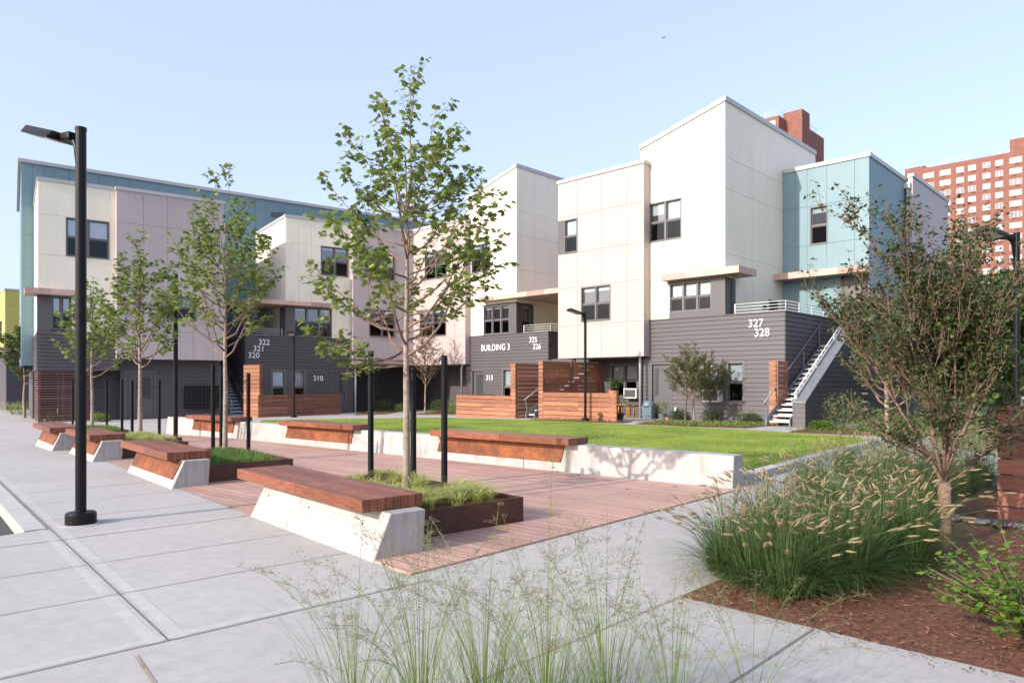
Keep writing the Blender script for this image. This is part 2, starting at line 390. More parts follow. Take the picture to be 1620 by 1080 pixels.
for i, t in enumerate(tvals):
    c = along(jA, PL, t)
    e = along(c, PC, 1.80)
    # clip the right end to the deck edge line
    strip(jl, along(c, PC, -2.6), e, 0.008, 0.0034)
    if i % 3 == 0 or i == 0:
        strip(bd, along(along(c, PC, -2.4), PL, 0.07), along(along(c, PC, 1.78), PL, 0.07), 0.085, 0.0018)
strip(jl, along(jA, PC, -5), along(jA, PC, 1.82), 0.009, 0.0038)
# foreground slabs
g1 = G(215, 1036); strip(jb, g1, (g1[0] - PL[0] * 4 * 0.9, g1[1] - PL[1] * 4), 0.02, 0.003)
bedt = G(1076, 943.5)
VV = (0.69186, 0.72203); UU = (UX, UY)
strip(jb, bedt, along(bedt, VV, -3.4), 0.016, 0.003)
q = G(1287, 995); strip(jl, q, along(q, VV, -3), 0.016, 0.0034)
q = along(bedt, UU, 2.6); strip(jl, q, along(q, VV, -3), 0.016, 0.0034)
strip(bd, along(bedt, VV, -3.4), along(bedt, VV, -0.02), 0.02, 0.0016)
q0 = along(deckc, UU, 0.0)
bd.build('slab_edge_bands', M['edgeband'])['kind'] = 'structure'
jl.build('pavement_joints', M['joint'])['kind'] = 'structure'
jb.build('sandy_joints', M['jointbrown'])['kind'] = 'structure'

# ------------------------------------------------------------------ deck
WALL0 = (3.10, 10.0); WD = (-0.7655, 0.6434)
F_W = Frame(WALL0[0], WALL0[1], WD[0], WD[1])     # local +y faces the camera side
wl = F_W.u(262, 0)
deckr = G(1165, 776); deckl = along(along(G(160, 730), PL, 7.5), PC, .07)
deck = [deckc, deckr, F_W.xy(wl * 0.98, -0.02), deckl]
def deckmat():
    m, nt, p = new_mat('weathered_deck_boards')
    ang = atan2(WD[1], WD[0])
    v = mapping(nt, (1, 1, 1), (0, 0, -ang))
    br = nt.nodes.new('ShaderNodeTexBrick'); br.offset = 0.37; br.inputs['Scale'].default_value = 1.0
    br.inputs['Mortar Size'].default_value = 0.004; br.inputs['Brick Width'].default_value = 3.1; br.inputs['Row Height'].default_value = 0.14
    br.inputs['Color1'].default_value = (0.50, 0.31, 0.235, 1); br.inputs['Color2'].default_value = (0.40, 0.235, 0.19, 1)
    br.inputs['Mortar'].default_value = (0.05, 0.03, 0.025, 1); br.inputs['Bias'].default_value = -0.1
    nt.links.new(v, br.inputs['Vector'])
    vg = mapping(nt, (1.0, 26, 1), (0, 0, 0)); 
    mp = nt.nodes.new('ShaderNodeMapping'); mp.inputs['Scale'].default_value = (0.8, 22, 1); nt.links.new(v, mp.inputs['Vector'])
    n = noise(nt, 1.6, 5, vec=mp.outputs[0]); n2 = noise(nt, 0.9, 4, vec=v)
    mx = nt.nodes.new('ShaderNodeMixRGB'); mx.blend_type = 'MULTIPLY'; mx.inputs[0].default_value = 0.9
    nt.links.new(br.outputs[0], mx.inputs[1]); nt.links.new(ramp(nt, n.outputs['Fac'], [(0.3, (0.72, 0.7, 0.7)), (0.7, (1.22, 1.22, 1.22))]).outputs[0], mx.inputs[2])
    mx2 = nt.nodes.new('ShaderNodeMixRGB'); mx2.blend_type = 'MULTIPLY'; mx2.inputs[0].default_value = 0.7
    nt.links.new(mx.outputs[0], mx2.inputs[1]); nt.links.new(ramp(nt, n2.outputs['Fac'], [(0.35, (0.85, 0.85, 0.86)), (0.65, (1.12, 1.12, 1.12))]).outputs[0], mx2.inputs[2])
    nt.links.new(mx2.outputs[0], p.inputs['Base Color']); p.inputs['Roughness'].default_value = 0.65
    bn = nt.nodes.new('ShaderNodeBump'); bn.inputs['Strength'].default_value = 0.5; bn.inputs['Distance'].default_value = 0.006
    bn.invert = True
    nt.links.new(br.outputs['Fac'], bn.inputs['Height']); nt.links.new(bn.outputs[0], p.inputs['Normal'])
    return m
M['deck'] = deckmat()
sheet('deck', deck, 0.016, M['deck'], thick=0.03)

# ------------------------------------------------------------------ lawn
lawn = [G(1180, 759), G(1300, 727), G(1392, 702), G(1345, 693), G(1180, 682), G(980, 673), G(700, 662), G(415, 666), F_W.xy(wl * 0.8, -0.3), F_W.xy(wl * .3, -0.3), F_W.xy(0.05, -0.3)]
sheet('lawn', lawn, 0.05, M['lawnbase'], thick=0.08)
random.seed(5)
def inside(p, poly):
    c = False; n = len(poly)
    for i in range(n):
        a, b = poly[i], poly[i - 1]
        if (a[1] > p[1]) != (b[1] > p[1]) and p[0] < (b[0] - a[0]) * (p[1] - a[1]) / (b[1] - a[1]) + a[0]: c = not c
    return c
def blades(mb, x, y, z, n, r, h, wd, lean=0.5, seg=2, rng=random):
    for _ in range(n):
        a = rng.uniform(0, 2 * pi); rr = r * sqrt(rng.random()); bx, by = x + rr * cos(a), y + rr * sin(a)
        d = rng.uniform(0, 2 * pi); hh = h * rng.uniform(0.6, 1.15); L = lean * hh * rng.uniform(0.2, 1)
        dx, dy = cos(d), sin(d); w = wd * rng.uniform(0.7, 1.2); px, py = -dy * w / 2, dx * w / 2
        pts = []
        for k in range(seg + 1):
            t = k / seg; ww = 1 - t ** 1.5
            c = (bx + dx * L * t * t, by + dy * L * t * t, z + hh * (t - 0.25 * lean * t * t * t))
            if k < seg: pts.append(((c[0] - px * ww, c[1] - py * ww, c[2]), (c[0] + px * ww, c[1] + py * ww, c[2])))
            else: tip = c
        n0 = len(mb.v)
        for l, rgt in pts: mb.v.extend((l, rgt))
        mb.v.append(tip)
        for k in range(seg - 1):
            i = n0 + 2 * k; mb.f.append((i, i + 1, i + 3, i + 2)); mb.m.append(0); mb.sm.append(False)
        i = n0 + 2 * (seg - 1); mb.f.append((i, i + 1, n0 + 2 * seg)); mb.m.append(0); mb.sm.append(False)
mb = MB(); xs = [p[0] for p in lawn]; ys = [p[1] for p in lawn]; cnt = 0
while cnt < 80000:
    x, y = random.uniform(min(xs), max(xs)), random.uniform(min(ys), max(ys))
    if random.random() > (11.0 / max(y, 11)) ** 1.5: continue
    if not inside((x, y), lawn): continue
    blades(mb, x, y, ter(x, y) + 0.05, 1, 0.0, 0.045 + 0.02 * sin(x * 1.3) * sin(y * 1.7), 0.008, 0.7, 1); cnt += 1
mb.build('lawn_grass', M['lawnblade'])
tag(bpy.data.objects['lawn_grass'], 'bright green mown lawn grass behind the long concrete wall', 'grass', kind='stuff')
# concrete kerb round the lawn's right side
kb = [G(1181, 764), G(1300, 729), G(1392, 703.5)]
mb = MB()
pts_o = kb; 
for i in range(2):
    a, b = kb[i], kb[i + 1]; dx, dy = b[0] - a[0], b[1] - a[1]; n = math.hypot(dx, dy); nx, ny = -dy / n * 0.2, dx / n * 0.2
    mb.hexa([(a[0], a[1], -.05), (b[0], b[1], -.05), (b[0] + nx, b[1] + ny, -.05), (a[0] + nx, a[1] + ny, -.05),
             (a[0], a[1], .12), (b[0], b[1], .12), (b[0] + nx, b[1] + ny, .12), (a[0] + nx, a[1] + ny, .12)])
mb.build('lawn_kerb', M['edgeband'], bevel=0.01)['kind'] = 'structure'
# planting beds
bed = [bedt, along(bedt, UU, 9), along(along(bedt, UU, 9), VV, 9), along(bedt, VV, 9.2)]
sheet('mulch_bed', bed, 0.006, M['mulch'])
# ------------------------------------------------------------------ wall builders
def cuts(a0, a1, js, hs, k0, k1):
    s = {round(a0, 4), round(a1, 4)}
    for j in js:
        if a0 + .03 < j < a1 - .03: s.add(round(j, 4))
    for h in hs:
        for e in (h[k0], h[k1]):
            if a0 < e < a1: s.add(round(e, 4))
    return sorted(s)
def panelwall(mb, T, a0, a1, z0, top, holes=(), aj=(), zj=(), gap=0.016, thick=0.15):
    tf = top if callable(top) else (lambda a: top)
    zt = max(tf(a0), tf(a1))
    A = cuts(a0, a1, aj, holes, 0, 1); Z = cuts(z0, zt, [z for z in zj if z < min(tf(a0), tf(a1)) - .05], holes, 2, 3)
    aj = {round(j, 4) for j in aj}; zj = {round(j, 4) for j in zj}
    for i in range(len(A) - 1):
        for j in range(len(Z) - 1):
            x0, x1, y0, y1 = A[i], A[i + 1], Z[j], Z[j + 1]; cx, cz = (x0 + x1) / 2, (y0 + y1) / 2
            if any(h[0] < cx < h[1] and h[2] < cz < h[3] for h in holes): continue
            ta, tb = (tf(x0), tf(x1)) if j == len(Z) - 2 else (y1, y1)
            mb.hexa([T(x0, -.02, y0), T(x1, -.02, y0), T(x1, -thick, y0), T(x0, -thick, y0), T(x0, -.02, ta), T(x1, -.02, tb), T(x1, -thick, tb), T(x0, -thick, ta)])
            g = gap / 2
            X0 = x0 + (g if x0 in aj else 0); X1 = x1 - (g if x1 in aj else 0); Y0 = y0 + (g if y0 in zj else 0); dY = (g if y1 in zj else 0)
            mb.hexa([T(X0, 0, Y0), T(X1, 0, Y0), T(X1, -.02, Y0), T(X0, -.02, Y0), T(X0, 0, ta - dY), T(X1, 0, tb - dY), T(X1, -.02, tb - dY), T(X0, -.02, ta - dY)])
def sidingwall(mb, T, a0, a1, z0, z1, holes=(), ex=0.168, thick=0.15):
    n = max(1, int(round((z1 - z0) / ex))); ex = (z1 - z0) / n
    zj = [z0 + ex * i for i in range(n + 1)]
    A = cuts(a0, a1, (), holes, 0, 1); Z = cuts(z0, z1, zj, holes, 2, 3)
    for i in range(len(A) - 1):
        for j in range(len(Z) - 1):
            x0, x1, y0, y1 = A[i], A[i + 1], Z[j], Z[j + 1]; cx, cz = (x0 + x1) / 2, (y0 + y1) / 2
            if any(h[0] < cx < h[1] and h[2] < cz < h[3] for h in holes): continue
            k = int((cz - z0) / ex); b = z0 + k * ex
            o0 = 0.034 * (1 - (y0 - b) / ex); o1 = 0.034 * (1 - (y1 - b) / ex)
            mb.hexa([T(x0, o0, y0), T(x1, o0, y0), T(x1, -thick, y0), T(x0, -thick, y0), T(x0, o1, y1), T(x1, o1, y1), T(x1, -thick, y1), T(x0, -thick, y1)])
def TF(v): return lambda a, o, z: (a, v - o, z)          # wall facing the front (-v)
def TR(u): return lambda a, o, z: (u + o, a, z)          # wall facing +u
def TL(u): return lambda a, o, z: (u - o, a, z)          # wall facing -u
rb = random.Random(11)
def window(root, T, a0, a1, z0, z1, cols=2, blinds=None, split=True, label=None, trim=0.0):
    """double-hung units side by side; T(a, outward, z)"""
    mb = MB(); f = 0.055
    def bx(x0, x1, o0, o1, y0, y1, mi=0):
        mb.hexa([T(x0, o1, y0), T(x1, o1, y0), T(x1, o0, y0), T(x0, o0, y0), T(x0, o1, y1), T(x1, o1, y1), T(x1, o0, y1), T(x0, o0, y1)], mi)
    e = 0.012 if trim == 0 else 0.028
    bx(a0 - trim, a0 + f, -.14, e, z0 - trim, z1 + trim); bx(a1 - f, a1 + trim, -.14, e, z0 - trim, z1 + trim)
    bx(a0 + f, a1 - f, -.14, e, z1 - f, z1 + trim); bx(a0 + f, a1 - f, -.14, e + 0.02, z0 - trim, z0 + f)
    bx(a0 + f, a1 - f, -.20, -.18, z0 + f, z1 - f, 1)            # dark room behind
    cw = (a1 - a0) / cols
    for c in range(1, cols): bx(a0 + c * cw - .045, a0 + c * cw + .045, -.14, -.005, z0 + f, z1 - f)
    zm = (z0 + z1) / 2
    g = MB(); bl = MB(); hasb = False
    for c in range(cols):
        l = a0 + c * cw + (f if c == 0 else .045); r = a0 + (c + 1) * cw - (f if c == cols - 1 else .045)
        b, t = z0 + f, z1 - f
        if split:
            bx(l, r, -.10, -.02, zm - .03, zm + .03)
            for (q0, q1, dd) in ((b, zm - .03, -.05), (zm + .03, t, -.08)):
                s = 0.032
                bx(l, l + s, dd - .03, dd, q0, q1, 2); bx(r - s, r, dd - .03, dd, q0, q1, 2)
                bx(l + s, r - s, dd - .03, dd, q0, q0 + s, 2); bx(l + s, r - s, dd - .03, dd, q1 - s, q1, 2)
                mi = 1 if q0 == b else 0
                g.hexa([T(l + s, dd - .012, q0 + s), T(r - s, dd - .012, q0 + s), T(r - s, dd - .018, q0 + s), T(l + s, dd - .018, q0 + s),
                        T(l + s, dd - .012, q1 - s), T(r - s, dd - .012, q1 - s), T(r - s, dd - .018, q1 - s), T(l + s, dd - .018, q1 - s)], mi)
        else:
            g.hexa([T(l, -.06, b), T(r, -.06, b), T(r, -.066, b), T(l, -.066, b), T(l, -.06, t), T(r, -.06, t), T(r, -.066, t), T(l, -.066, t)], 0)
        fr = blinds[c] if blinds else 0.12
        if fr > 0:
            hasb = True; bb = t - (t - b) * fr
            bl.hexa([T(l + .01, -.125, bb), T(r - .01, -.125, bb), T(r - .01, -.135, bb), T(l + .01, -.135, bb), T(l + .01, -.125, t), T(r - .01, -.125, t), T(r - .01, -.135, t), T(l + .01, -.135, t)])
    w = mb.build('window', [M['winframe'], M['dark'], M['greytrim']], root, label=label)
    g.build('pane', [M['glass'], M['glass2']], w)
    if hasb: bl.build('blind', M['blind'], w)
    return w
M['glass2'] = glass_mat('screened_glass', (0.10, 0.10, 0.11), 0.0)
def door(root, T, a0, a1, z0, z1, lite=(.60, .88, .5, .93), hand=0.12, mat=None):
    mb = MB()
    def bx(m, x0, x1, o0, o1, y0, y1, mi=0):
        m.hexa([T(x0, o1, y0), T(x1, o1, y0), T(x1, o0, y0), T(x0, o0, y0), T(x0, o1, y1), T(x1, o1, y1), T(x1, o0, y1), T(x0, o0, y1)], mi)
    f = 0.09
    bx(mb, a0, a0 + f, -.14, .026, z0, z1, 1); bx(mb, a1 - f, a1, -.14, .026, z0, z1, 1); bx(mb, a0 + f, a1 - f, -.14, .026, z1 - f, z1, 1)
    bx(mb, a0 + f, a1 - f, -.12, -.07, z0, z1 - f, 0)
    d = mb.build('door', [mat or M['door'], M['greytrim']], root)
    W, H = a1 - a0 - 2 * f, z1 - z0 - f
    if lite:
        g = MB(); bx(g, a0 + f + W * lite[0], a0 + f + W * lite[1], -.069, -.062, z0 + H * lite[2], z0 + H * lite[3]); g.build('door_glass', M['screen'], d)
    h = MB(); c = T(a0 + f + W * hand, -.04, z0 + 1.0); c2 = T(a0 + f + W * (hand + .12), -.02, z0 + 1.0)
    h.bar(c, c2, .03); h.bar(T(a0 + f + W * hand, -.07, z0 + 1.0), T(a0 + f + W * hand, -.02, z0 + 1.0), .03); h.build('handle', M['steel'], d)
    return d
def coping(mb, T, a0, a1, za, zb, out=0.05, h=0.13, inn=0.3):
    mb.hexa([T(a0, out, za - h + .03), T(a1, out, zb - h + .03), T(a1, -inn, zb - h + .03), T(a0, -inn, za - h + .03),
             T(a0, out, za + .05), T(a1, out, zb + .05), T(a1, -inn, zb + .05), T(a0, -inn, za + .05)])
def sign(root, txt, T3, size, name='house_number', sx=0.92, mat=None):
    """T3: matrix placing text (x right, y up)"""
    c = bpy.data.curves.new('t', 'FONT'); c.body = txt; c.size = size; c.extrude = 0.018; c.offset = 0.003; c.space_character = 1.03
    t = bpy.data.objects.new('t', c); COL.objects.link(t); bpy.context.view_layer.update()
    me = bpy.data.meshes.new_from_object(t.evaluated_get(bpy.context.evaluated_depsgraph_get()))
    bpy.data.objects.remove(t); me.transform(T3 @ Matrix.Diagonal((sx, 1, 1, 1)))
    me.name = name; me.materials.clear(); me.materials.append(M['signwhite'])
    o = bpy.data.objects.new(name, me); COL.objects.link(o); o.parent = root; return o
M['signwhite'] = mottled('sign_white', (0.72, 0.72, 0.70), 0.02, 3, 0.4)
def front_text(u, v, z):             # text plane facing -v, left edge at u, baseline z
    return Matrix(((1, 0, 0, u), (0, 0, -1, v), (0, 1, 0, z), (0, 0, 0, 1)))
def railing(root, pts, z0, h=0.42, bars=4, mat=None, name='railing', gap=0):
    mb = MB()
    for i in range(len(pts) - 1):
        a, b = Vector((*pts[i], 0)), Vector((*pts[i + 1], 0)); L = (b - a).length; n = max(1, int(L / 1.0))
        for k in range(n + 1):
            p = a.lerp(b, k / n); mb.box(p.x - .018, p.x + .018, p.y - .018, p.y + .018, z0 - .25, z0 + h)
        for k in range(bars):
            z = z0 + .06 + (h - .08) * k / (bars - 1); mb.tube([(a.x, a.y, z), (b.x, b.y, z)], .014, 6)
    return mb.build(name, mat or M['rail'], root)
def canopy(root, u0, u1, v0, v1, z0, z1, label=None):
    mb = MB(); n = int((u1 - u0) / 1.3) + 1
    mb.box(u0 + .03, u1 - .03, v0 + .03, v1, z0 + .01, z1 - .01)
    for k in range(n):
        a = u0 + (u1 - u0) * k / n; b = u0 + (u1 - u0) * (k + 1) / n
        mb.box(a + .003, b - .003, v0, v0 + .029, z0, z1)
    mb.box(u0, u0 + .03, v0 + .03, v1, z0, z1); mb.box(u1 - .03, u1, v0 + .03, v1, z0, z1)
    return mb.build('canopy', M['canopy'], root, label=label)
def downspout(root, pts, r=0.05, head=True):
    mb = MB(); mb.tube(pts, r, 10)
    for p in pts[1:-1]: pass
    o = mb.build('downspout', M['spout'], root)
    if head:
        h = MB(); p = pts[0]; h.box(p[0] - .12, p[0] + .12, p[1] - .1, p[1] + .1, p[2] - .05, p[2] + .22); h.build('rain_head', M['spout'], o)
    return o
M['spout'] = mottled('galvanised_spout', (0.42, 0.45, 0.48), 0.06, 4, 0.4, metallic=0.3)
def walllight(root, T, a, z):
    mb = MB(); mb.hexa([T(a - .07, .02, z - .1), T(a + .07, .02, z - .1), T(a + .07, .14, z - .1), T(a - .07, .14, z - .1), T(a - .07, .02, z + .1), T(a + .07, .02, z + .1), T(a + .07, .09, z + .1), T(a - .07, .09, z + .1)])
    return mb.build('wall_light', M['black'], root)

# ------------------------------------------------------------------ right-hand row
OR_ = G(1242, 670.4)
R = Frame(OR_[0], OR_[1], UX, UY)
def rz(py, px, v=0.0): return R.z(py, R.u(px, v), v)
def row_root(name, label, fr, u=0, v=0, cat='building', group=None):
    # empty at the frame origin; children use frame coordinates
    return thing(name, label, cat, (fr.o[0], fr.o[1], 0), fr.rz, group)
GRP = 'panel-clad townhouses around the courtyard'

# ---- tall white house with grey base, numbers 327 328
h1 = row_root('townhouse', 'tall white panelled townhouse with sloping roof and the numbers 327 and 328', R, group=GRP)
uL, uT, uP = R.u(1014, 0), R.u(1147, 0), 0.0
ZP = rz(492, 1242)                    # parapet
zT = rz(155, 1147); zTl = R.z(233, uL, 0)
vB = R.v(1238, uT)                    # front plane of the blue block
vEnd = R.v(1290, uT)
ZF = 2.85                             # terrace floor
bay0 = R.u(1059, 0); bayz0, bayz1 = rz(490, 1147) , R.z(437.5, R.u(1147, 0), 0)
w3 = (R.u(1027, 0), R.u(1078.5, 0), R.z(381, R.u(1052, 0), 0), R.z(317.5, R.u(1052, 0), 0))
topf = lambda a: zTl + (zT - zTl) * (a - uL) / (uT - uL)
zj1, zj2, zj3 = R.z(247, uT, 0), R.z(297, uT, 0), R.z(400, uT, 0)
vbay = R.v(1163, uT)
mb = MB()
panelwall(mb, TF(0), uL, uT - .003, ZP, topf, [w3, (bay0, uT, ZP - 1, bayz1)], [R.u(1062, 0), R.u(1092, 0)], [zj1, zj2, zj3])
panelwall(mb, TR(uT), .003, vEnd, ZF, zT, [(0, vbay, ZF - 1, bayz1), (R.v(1216, uT), R.v(1230, uT), ZF - 1, ZF + 2.1)], [R.v(1190, uT)], [zj1, zj2, zj3])
mb.box(uL, uL + .15, .153, vEnd, 2.6, zTl - .02)
mb.box(uL + .15, uT - .153, vEnd - .15, vEnd, 0, zTl)
mb.build('panel_wall', M['cream'], h1)
core = MB()
core.hexa([(uL + .16, .4, 2.9), (uT - .4, .4, 2.9), (uT - .4, vEnd - .16, 2.9), (uL + .16, vEnd - .16, 2.9), (uL + .16, .4, zTl - .1), (uT - .4, .4, zT - .3), (uT - .4, vEnd - .16, zT - .3), (uL + .16, vEnd - .16, zTl - .1)])
core.box(uL + .16, -.3, .4, 8, 0, ZF)
core.build('inner_wall', M['dark'], h1)
cp = MB(); coping(cp, TF(0), uL - .05, uT + .06, zTl + .02, zT + .02, .06, .16)
coping(cp, TR(uT), .32, vEnd, zT + .02, zT + .02, .06, .16)
# fill the sloping roof
cp.hexa([(uL, .3, zTl - .12), (uT - .3, .3, zT - .12), (uT - .3, vEnd, zT - .12), (uL, vEnd, zTl - .12), (uL, .3, zTl + .03), (uT - .3, .3, zT + .03), (uT - .3, vEnd, zT + .03), (uL, vEnd, zTl + .03)])
cp.build('roof', M['coping'], h1)
sd_ = MB()
dr = (R.u(1029, 0), R.u(1064, 0), -.2, R.z(573, R.u(1029, 0), 0))
wg1 = (R.u(1112, 0), R.u(1137, 0), R.z(636, R.u(1125, 0), 0), R.z(573, R.u(1125, 0), 0)); wg2 = (R.u(1150.5, 0), R.u(1177, 0), wg1[2], wg1[3])
sidingwall(sd_, TF(0), uL, uP - .003, -.05, ZP, [dr, wg1, wg2])
vPe = R.v(1300, 0.0) 
sidingwall(sd_, TR(0), .003, vB + .09, -.05, ZP)
sd_.build('siding_wall', M['siding'], h1)
tf_ = MB(); tf_.box(uT - .1, -.2, .2, vB + .9, ZF - .15, ZF); tf_.box(uL - .0, uP + .042, -.042, .17, ZP - .02, ZP + .025)
tf_.box(-.17, .042, .17, vB + 1.0, ZP - .02, ZP + .025); tf_.build('terrace', M['siding'], h1)
window(h1, TF(0), *w3, cols=2, blinds=(.30, .48))
wb = window(h1, TF(0.0), bay0, uT - .55, bayz0 + .03, bayz1 - .06, cols=3, blinds=(.49, .49, .47))
b_ = MB(); b_.box(bay0 - .05, uT + .02, -.038, .14, bayz1 - .06, bayz1 + .03); b_.box(uT - .549, uT + .02, -.03, .16, ZP + .025, bayz1 - .06)
b_.box(bay0, uT - .549, -.02, .14, ZP + .025, bayz0 + .03)
b_.box(uT - .15, uT + .02, .16, .38, ZP - .9, bayz1 - .06); b_.box(uT - .15, uT + .02, vbay - .2, vbay, ZP - .9, bayz1 - .06); b_.box(uT - .15, uT + .02, .38, vbay - .2, ZP - .9, ZP - .1)
b_.build('corner_bay', M['greytrim'], h1)
window(h1, TR(uT + .0), .38, vbay - .2, ZP - .1, bayz1 - .06, cols=1, blinds=(.1,))
window(h1, TF(0), *wg1, cols=1, blinds=(.9,), trim=.05); window(h1, TF(0), *wg2, cols=1, blinds=(.5,), trim=.05)
ct = MB(); ct.box(R.u(1101, 0), wg1[0] - .052, -.03, -.001, wg1[2] - .1, wg1[3] + .08); ct.box(wg1[1] + .052, wg2[0] - .052, -.03, -.001, wg1[2] - .1, wg1[3] + .08); ct.build('window_surround', M['greytrim'], h1)
door(h1, TF(0), dr[0], dr[1], 0.02, dr[3], lite=(.1, .3, .42, .93), hand=.85)
door(h1, TR(uT), R.v(1216, uT), R.v(1230, uT), ZF, ZF + 2.1, lite=None, mat=M['black'])
walllight(h1, TR(uT), R.v(1208, uT), ZF + 1.75)
zc0 = R.z(432.5, R.u(1150, -.4), -.4)
canopy(h1, R.u(1046, -.4), uT + .75, -.4, 1.1, zc0, zc0 + .26)
railing(h1, [(R.u(1163, .35), .35), (-.12, .35), (-.12, vB)], ZP + .02, .42)
sign(h1, '327', front_text(R.u(1184.5, 0), -.042, R.z(517.5, R.u(1195, 0), 0)), .42)
sign(h1, '328', front_text(R.u(1194, 0), -.042, R.z(532, R.u(1205, 0), 0)), .42)
us = R.u(1013, -.2); downspout(h1, [(R.u(1021, -.12), -.12, R.z(278, uL, 0)), (R.u(1021, -.12), -.12, R.z(555, uL, 0)), (R.u(1013, -.12), -.12, R.z(565, uL, 0)), (R.u(1013, -.12), -.12, 0.05)], .06)
vt = MB(); vt.tube([(R.u(1071, 0), -.01, .45), (R.u(1071, 0), -.1, .45), (R.u(1071, 0), -.13, .33)], .05, 10); vt.build('dryer_vent', M['white'], h1)

# ---- blue block
h2 = row_root('townhouse', 'pale blue panelled block right of the tall white house, above the outdoor stair', R, group=GRP)
uB1 = R.u(1375, vB); zB = R.z(243.5, uB1, vB); vBe = R.v(1432, uB1)
zc2 = R.z(446, R.u(1238, vB), vB)
wbx = (R.u(1281, vB), R.u(1310, vB), R.z(387, R.u(1295, vB), vB), R.z(325.5, R.u(1295, vB), vB))
zbj = [R.z(334, uT, vB), R.z(394, uT, vB)]
mb = MB()
panelwall(mb, TF(vB), uT + .003, uB1 - .003, ZF, zB, [wbx, (R.u(1330, vB), uB1, 0, zc2)], [R.u(1258, vB), R.u(1277, vB), R.u(1308, vB), R.u(1352, vB)], zbj)
panelwall(mb, TR(uB1), vB + .003, vBe + 3, 3.2, zB, [], [R.v(1396, uB1), R.v(1412, uB1)], zbj)
mb.build('panel_wall', M['blue'], h2)
c2 = MB(); c2.box(uT + .003, uB1 - .4, vB + .4, vBe + 3, 0, zB - .1); c2.build('inner_wall', M['dark'], h2)
s2 = MB(); sidingwall(s2, TF(vB + .1), -.12, uB1 - .1, -.05, ZF); sidingwall(s2, TR(uB1 - .1), vB + .1, vBe + 3, -.05, 3.2); s2.build('siding_wall', M['siding'], h2)
cp = MB(); coping(cp, TF(vB), uT + .02, uB1 + .06, zB + .02, zB + .02, .05, .15); coping(cp, TR(uB1), vB + .31, vBe + 3, zB + .02, zB + .02, .05, .15)
cp.box(uT + .02, uB1 - .3, vB + .3, vBe + 3, zB - .1, zB); cp.build('roof', M['coping'], h2)
window(h2, TF(vB), *wbx, cols=1, blinds=(.15,))
b2 = MB(); b2.box(uB1 - .95, uB1 - .3, vB - .02, vB + .2, ZF, zc2 - .02); b2.box(uB1 - .25, uB1 - .02, vB + .0, vB + 1.3, ZF, zc2 - .02); b2.build('corner_bay', M['greytrim'], h2)
door(h2, TF(vB + .02), R.u(1331, vB), R.u(1346, vB), ZF, zc2 - .1, lite=None)
canopy(h2, R.u(1210, vB - .9), uB1 + .12, vB - .9, vB - .03, zc2 - .02, zc2 + .24)
# ---- grey-mauve block beyond
h3 = row_root('townhouse', 'grey mauve panelled end block half hidden behind the shrubby tree at the right', R, group=GRP)
u3 = R.u(1444, vBe); uo = R.u(1436.5, vBe); z3 = R.z(276, u3, vBe); v3 = R.v(1500, u3)
mb = MB(); panelwall(mb, TF(vBe), uo, u3 - .003, 2.6, z3); 
w4 = (R.v(1491, u3), v3 - .06, 6.2, 7.7)
panelwall(mb, TR(u3), vBe + .003, v3, 2.6, z3, [w4], [R.v(1456, u3), R.v(1478, u3)], [8.6, 6.0, 4.4]); mb.box(uB1 - 2, u3 - .003, v3 - .15, v3 - .003, 2.6, z3)
mb.build('panel_wall', M['mauve'], h3)
c3 = MB(); c3.box(uB1 - 2, u3 - .4, vBe + .4, v3 - .16, 0, z3 - .1); c3.build('inner_wall', M['dark'], h3)
s3 = MB(); sidingwall(s3, TR(u3 - .4), vBe + .1, v3, -.05, 2.6); s3.box(uB1, u3 - .4, vBe + .1, vBe + .2, 0, 2.6); s3.build('siding_wall', M['siding'], h3)
cp = MB(); coping(cp, TF(vBe), uo, u3 + .05, z3, z3); coping(cp, TR(u3), vBe + .31, v3, z3, z3); cp.build('roof', M['coping'], h3)
window(h3, TR(u3), *w4, cols=1)
downspout(h3, [(uB1 + .12, vBe - .12, R.z(296, u3, vBe)), (uB1 + .12, vBe - .12, 0.1)], .055)

# ---- pink box over the patio
h4 = row_root('townhouse', 'pale pink overhanging box with two lit windows above the patio with the air conditioner', R, group=GRP)
vp = -.45; p0, p1 = R.u(883, vp), R.u(1018.5, vp)
zp1 = R.z(255, p1, vp); zp0 = R.z(563, p1, vp)
pr = R.u(950, vp)
pw1 = (p0 - .0, R.u(913.5, vp), R.z(400, R.u(905, vp), vp), R.z(346, R.u(905, vp), vp)); pw2 = (R.u(919, vp), R.u(966, vp), R.z(508, R.u(942, vp), vp), R.z(452, R.u(942, vp), vp))
pz = [R.z(340, R.u(915, vp), vp), R.z(399, R.u(915, vp), vp), R.z(454, R.u(915, vp), vp), R.z(514, R.u(915, vp), vp)]
mb = MB(); panelwall(mb, TF(vp), p0, p1 - .003, zp0, zp1, [pw1, pw2], [R.u(x, vp) for x in (914, 952, 992)], pz)
panelwall(mb, TR(p1), vp + .003, vp + 3, zp0, zp1, thick=.13); panelwall(mb, TL(p0), vp + .003, 8, zp0, zp1, [(vp, vp + .9, pw1[2], pw1[3])], [1.5, 3, 5], pz, thick=.13)
mb.box(p0 + .14, p1 - .14, vp + .16, 7.9, zp0 + .02, zp0 + .14)
mb.build('panel_wall', M['pink'], h4)
c4 = MB(); c4.box(p0 + .4, p1 - .2, vp + .4, 8, zp0 + .15, zp1 - .2); c4.build('inner_wall', M['dark'], h4)
cp = MB(); coping(cp, TF(vp), p0 - .05, p1 + .05, zp1 + .02, zp1 + .02); coping(cp, TR(p1), vp + .31, vp + 3, zp1 + .02, zp1 + .02, .05, .13, .2); coping(cp, TL(p0), vp + .31, 8, zp1 + .02, zp1 + .02, .05, .13, .2)
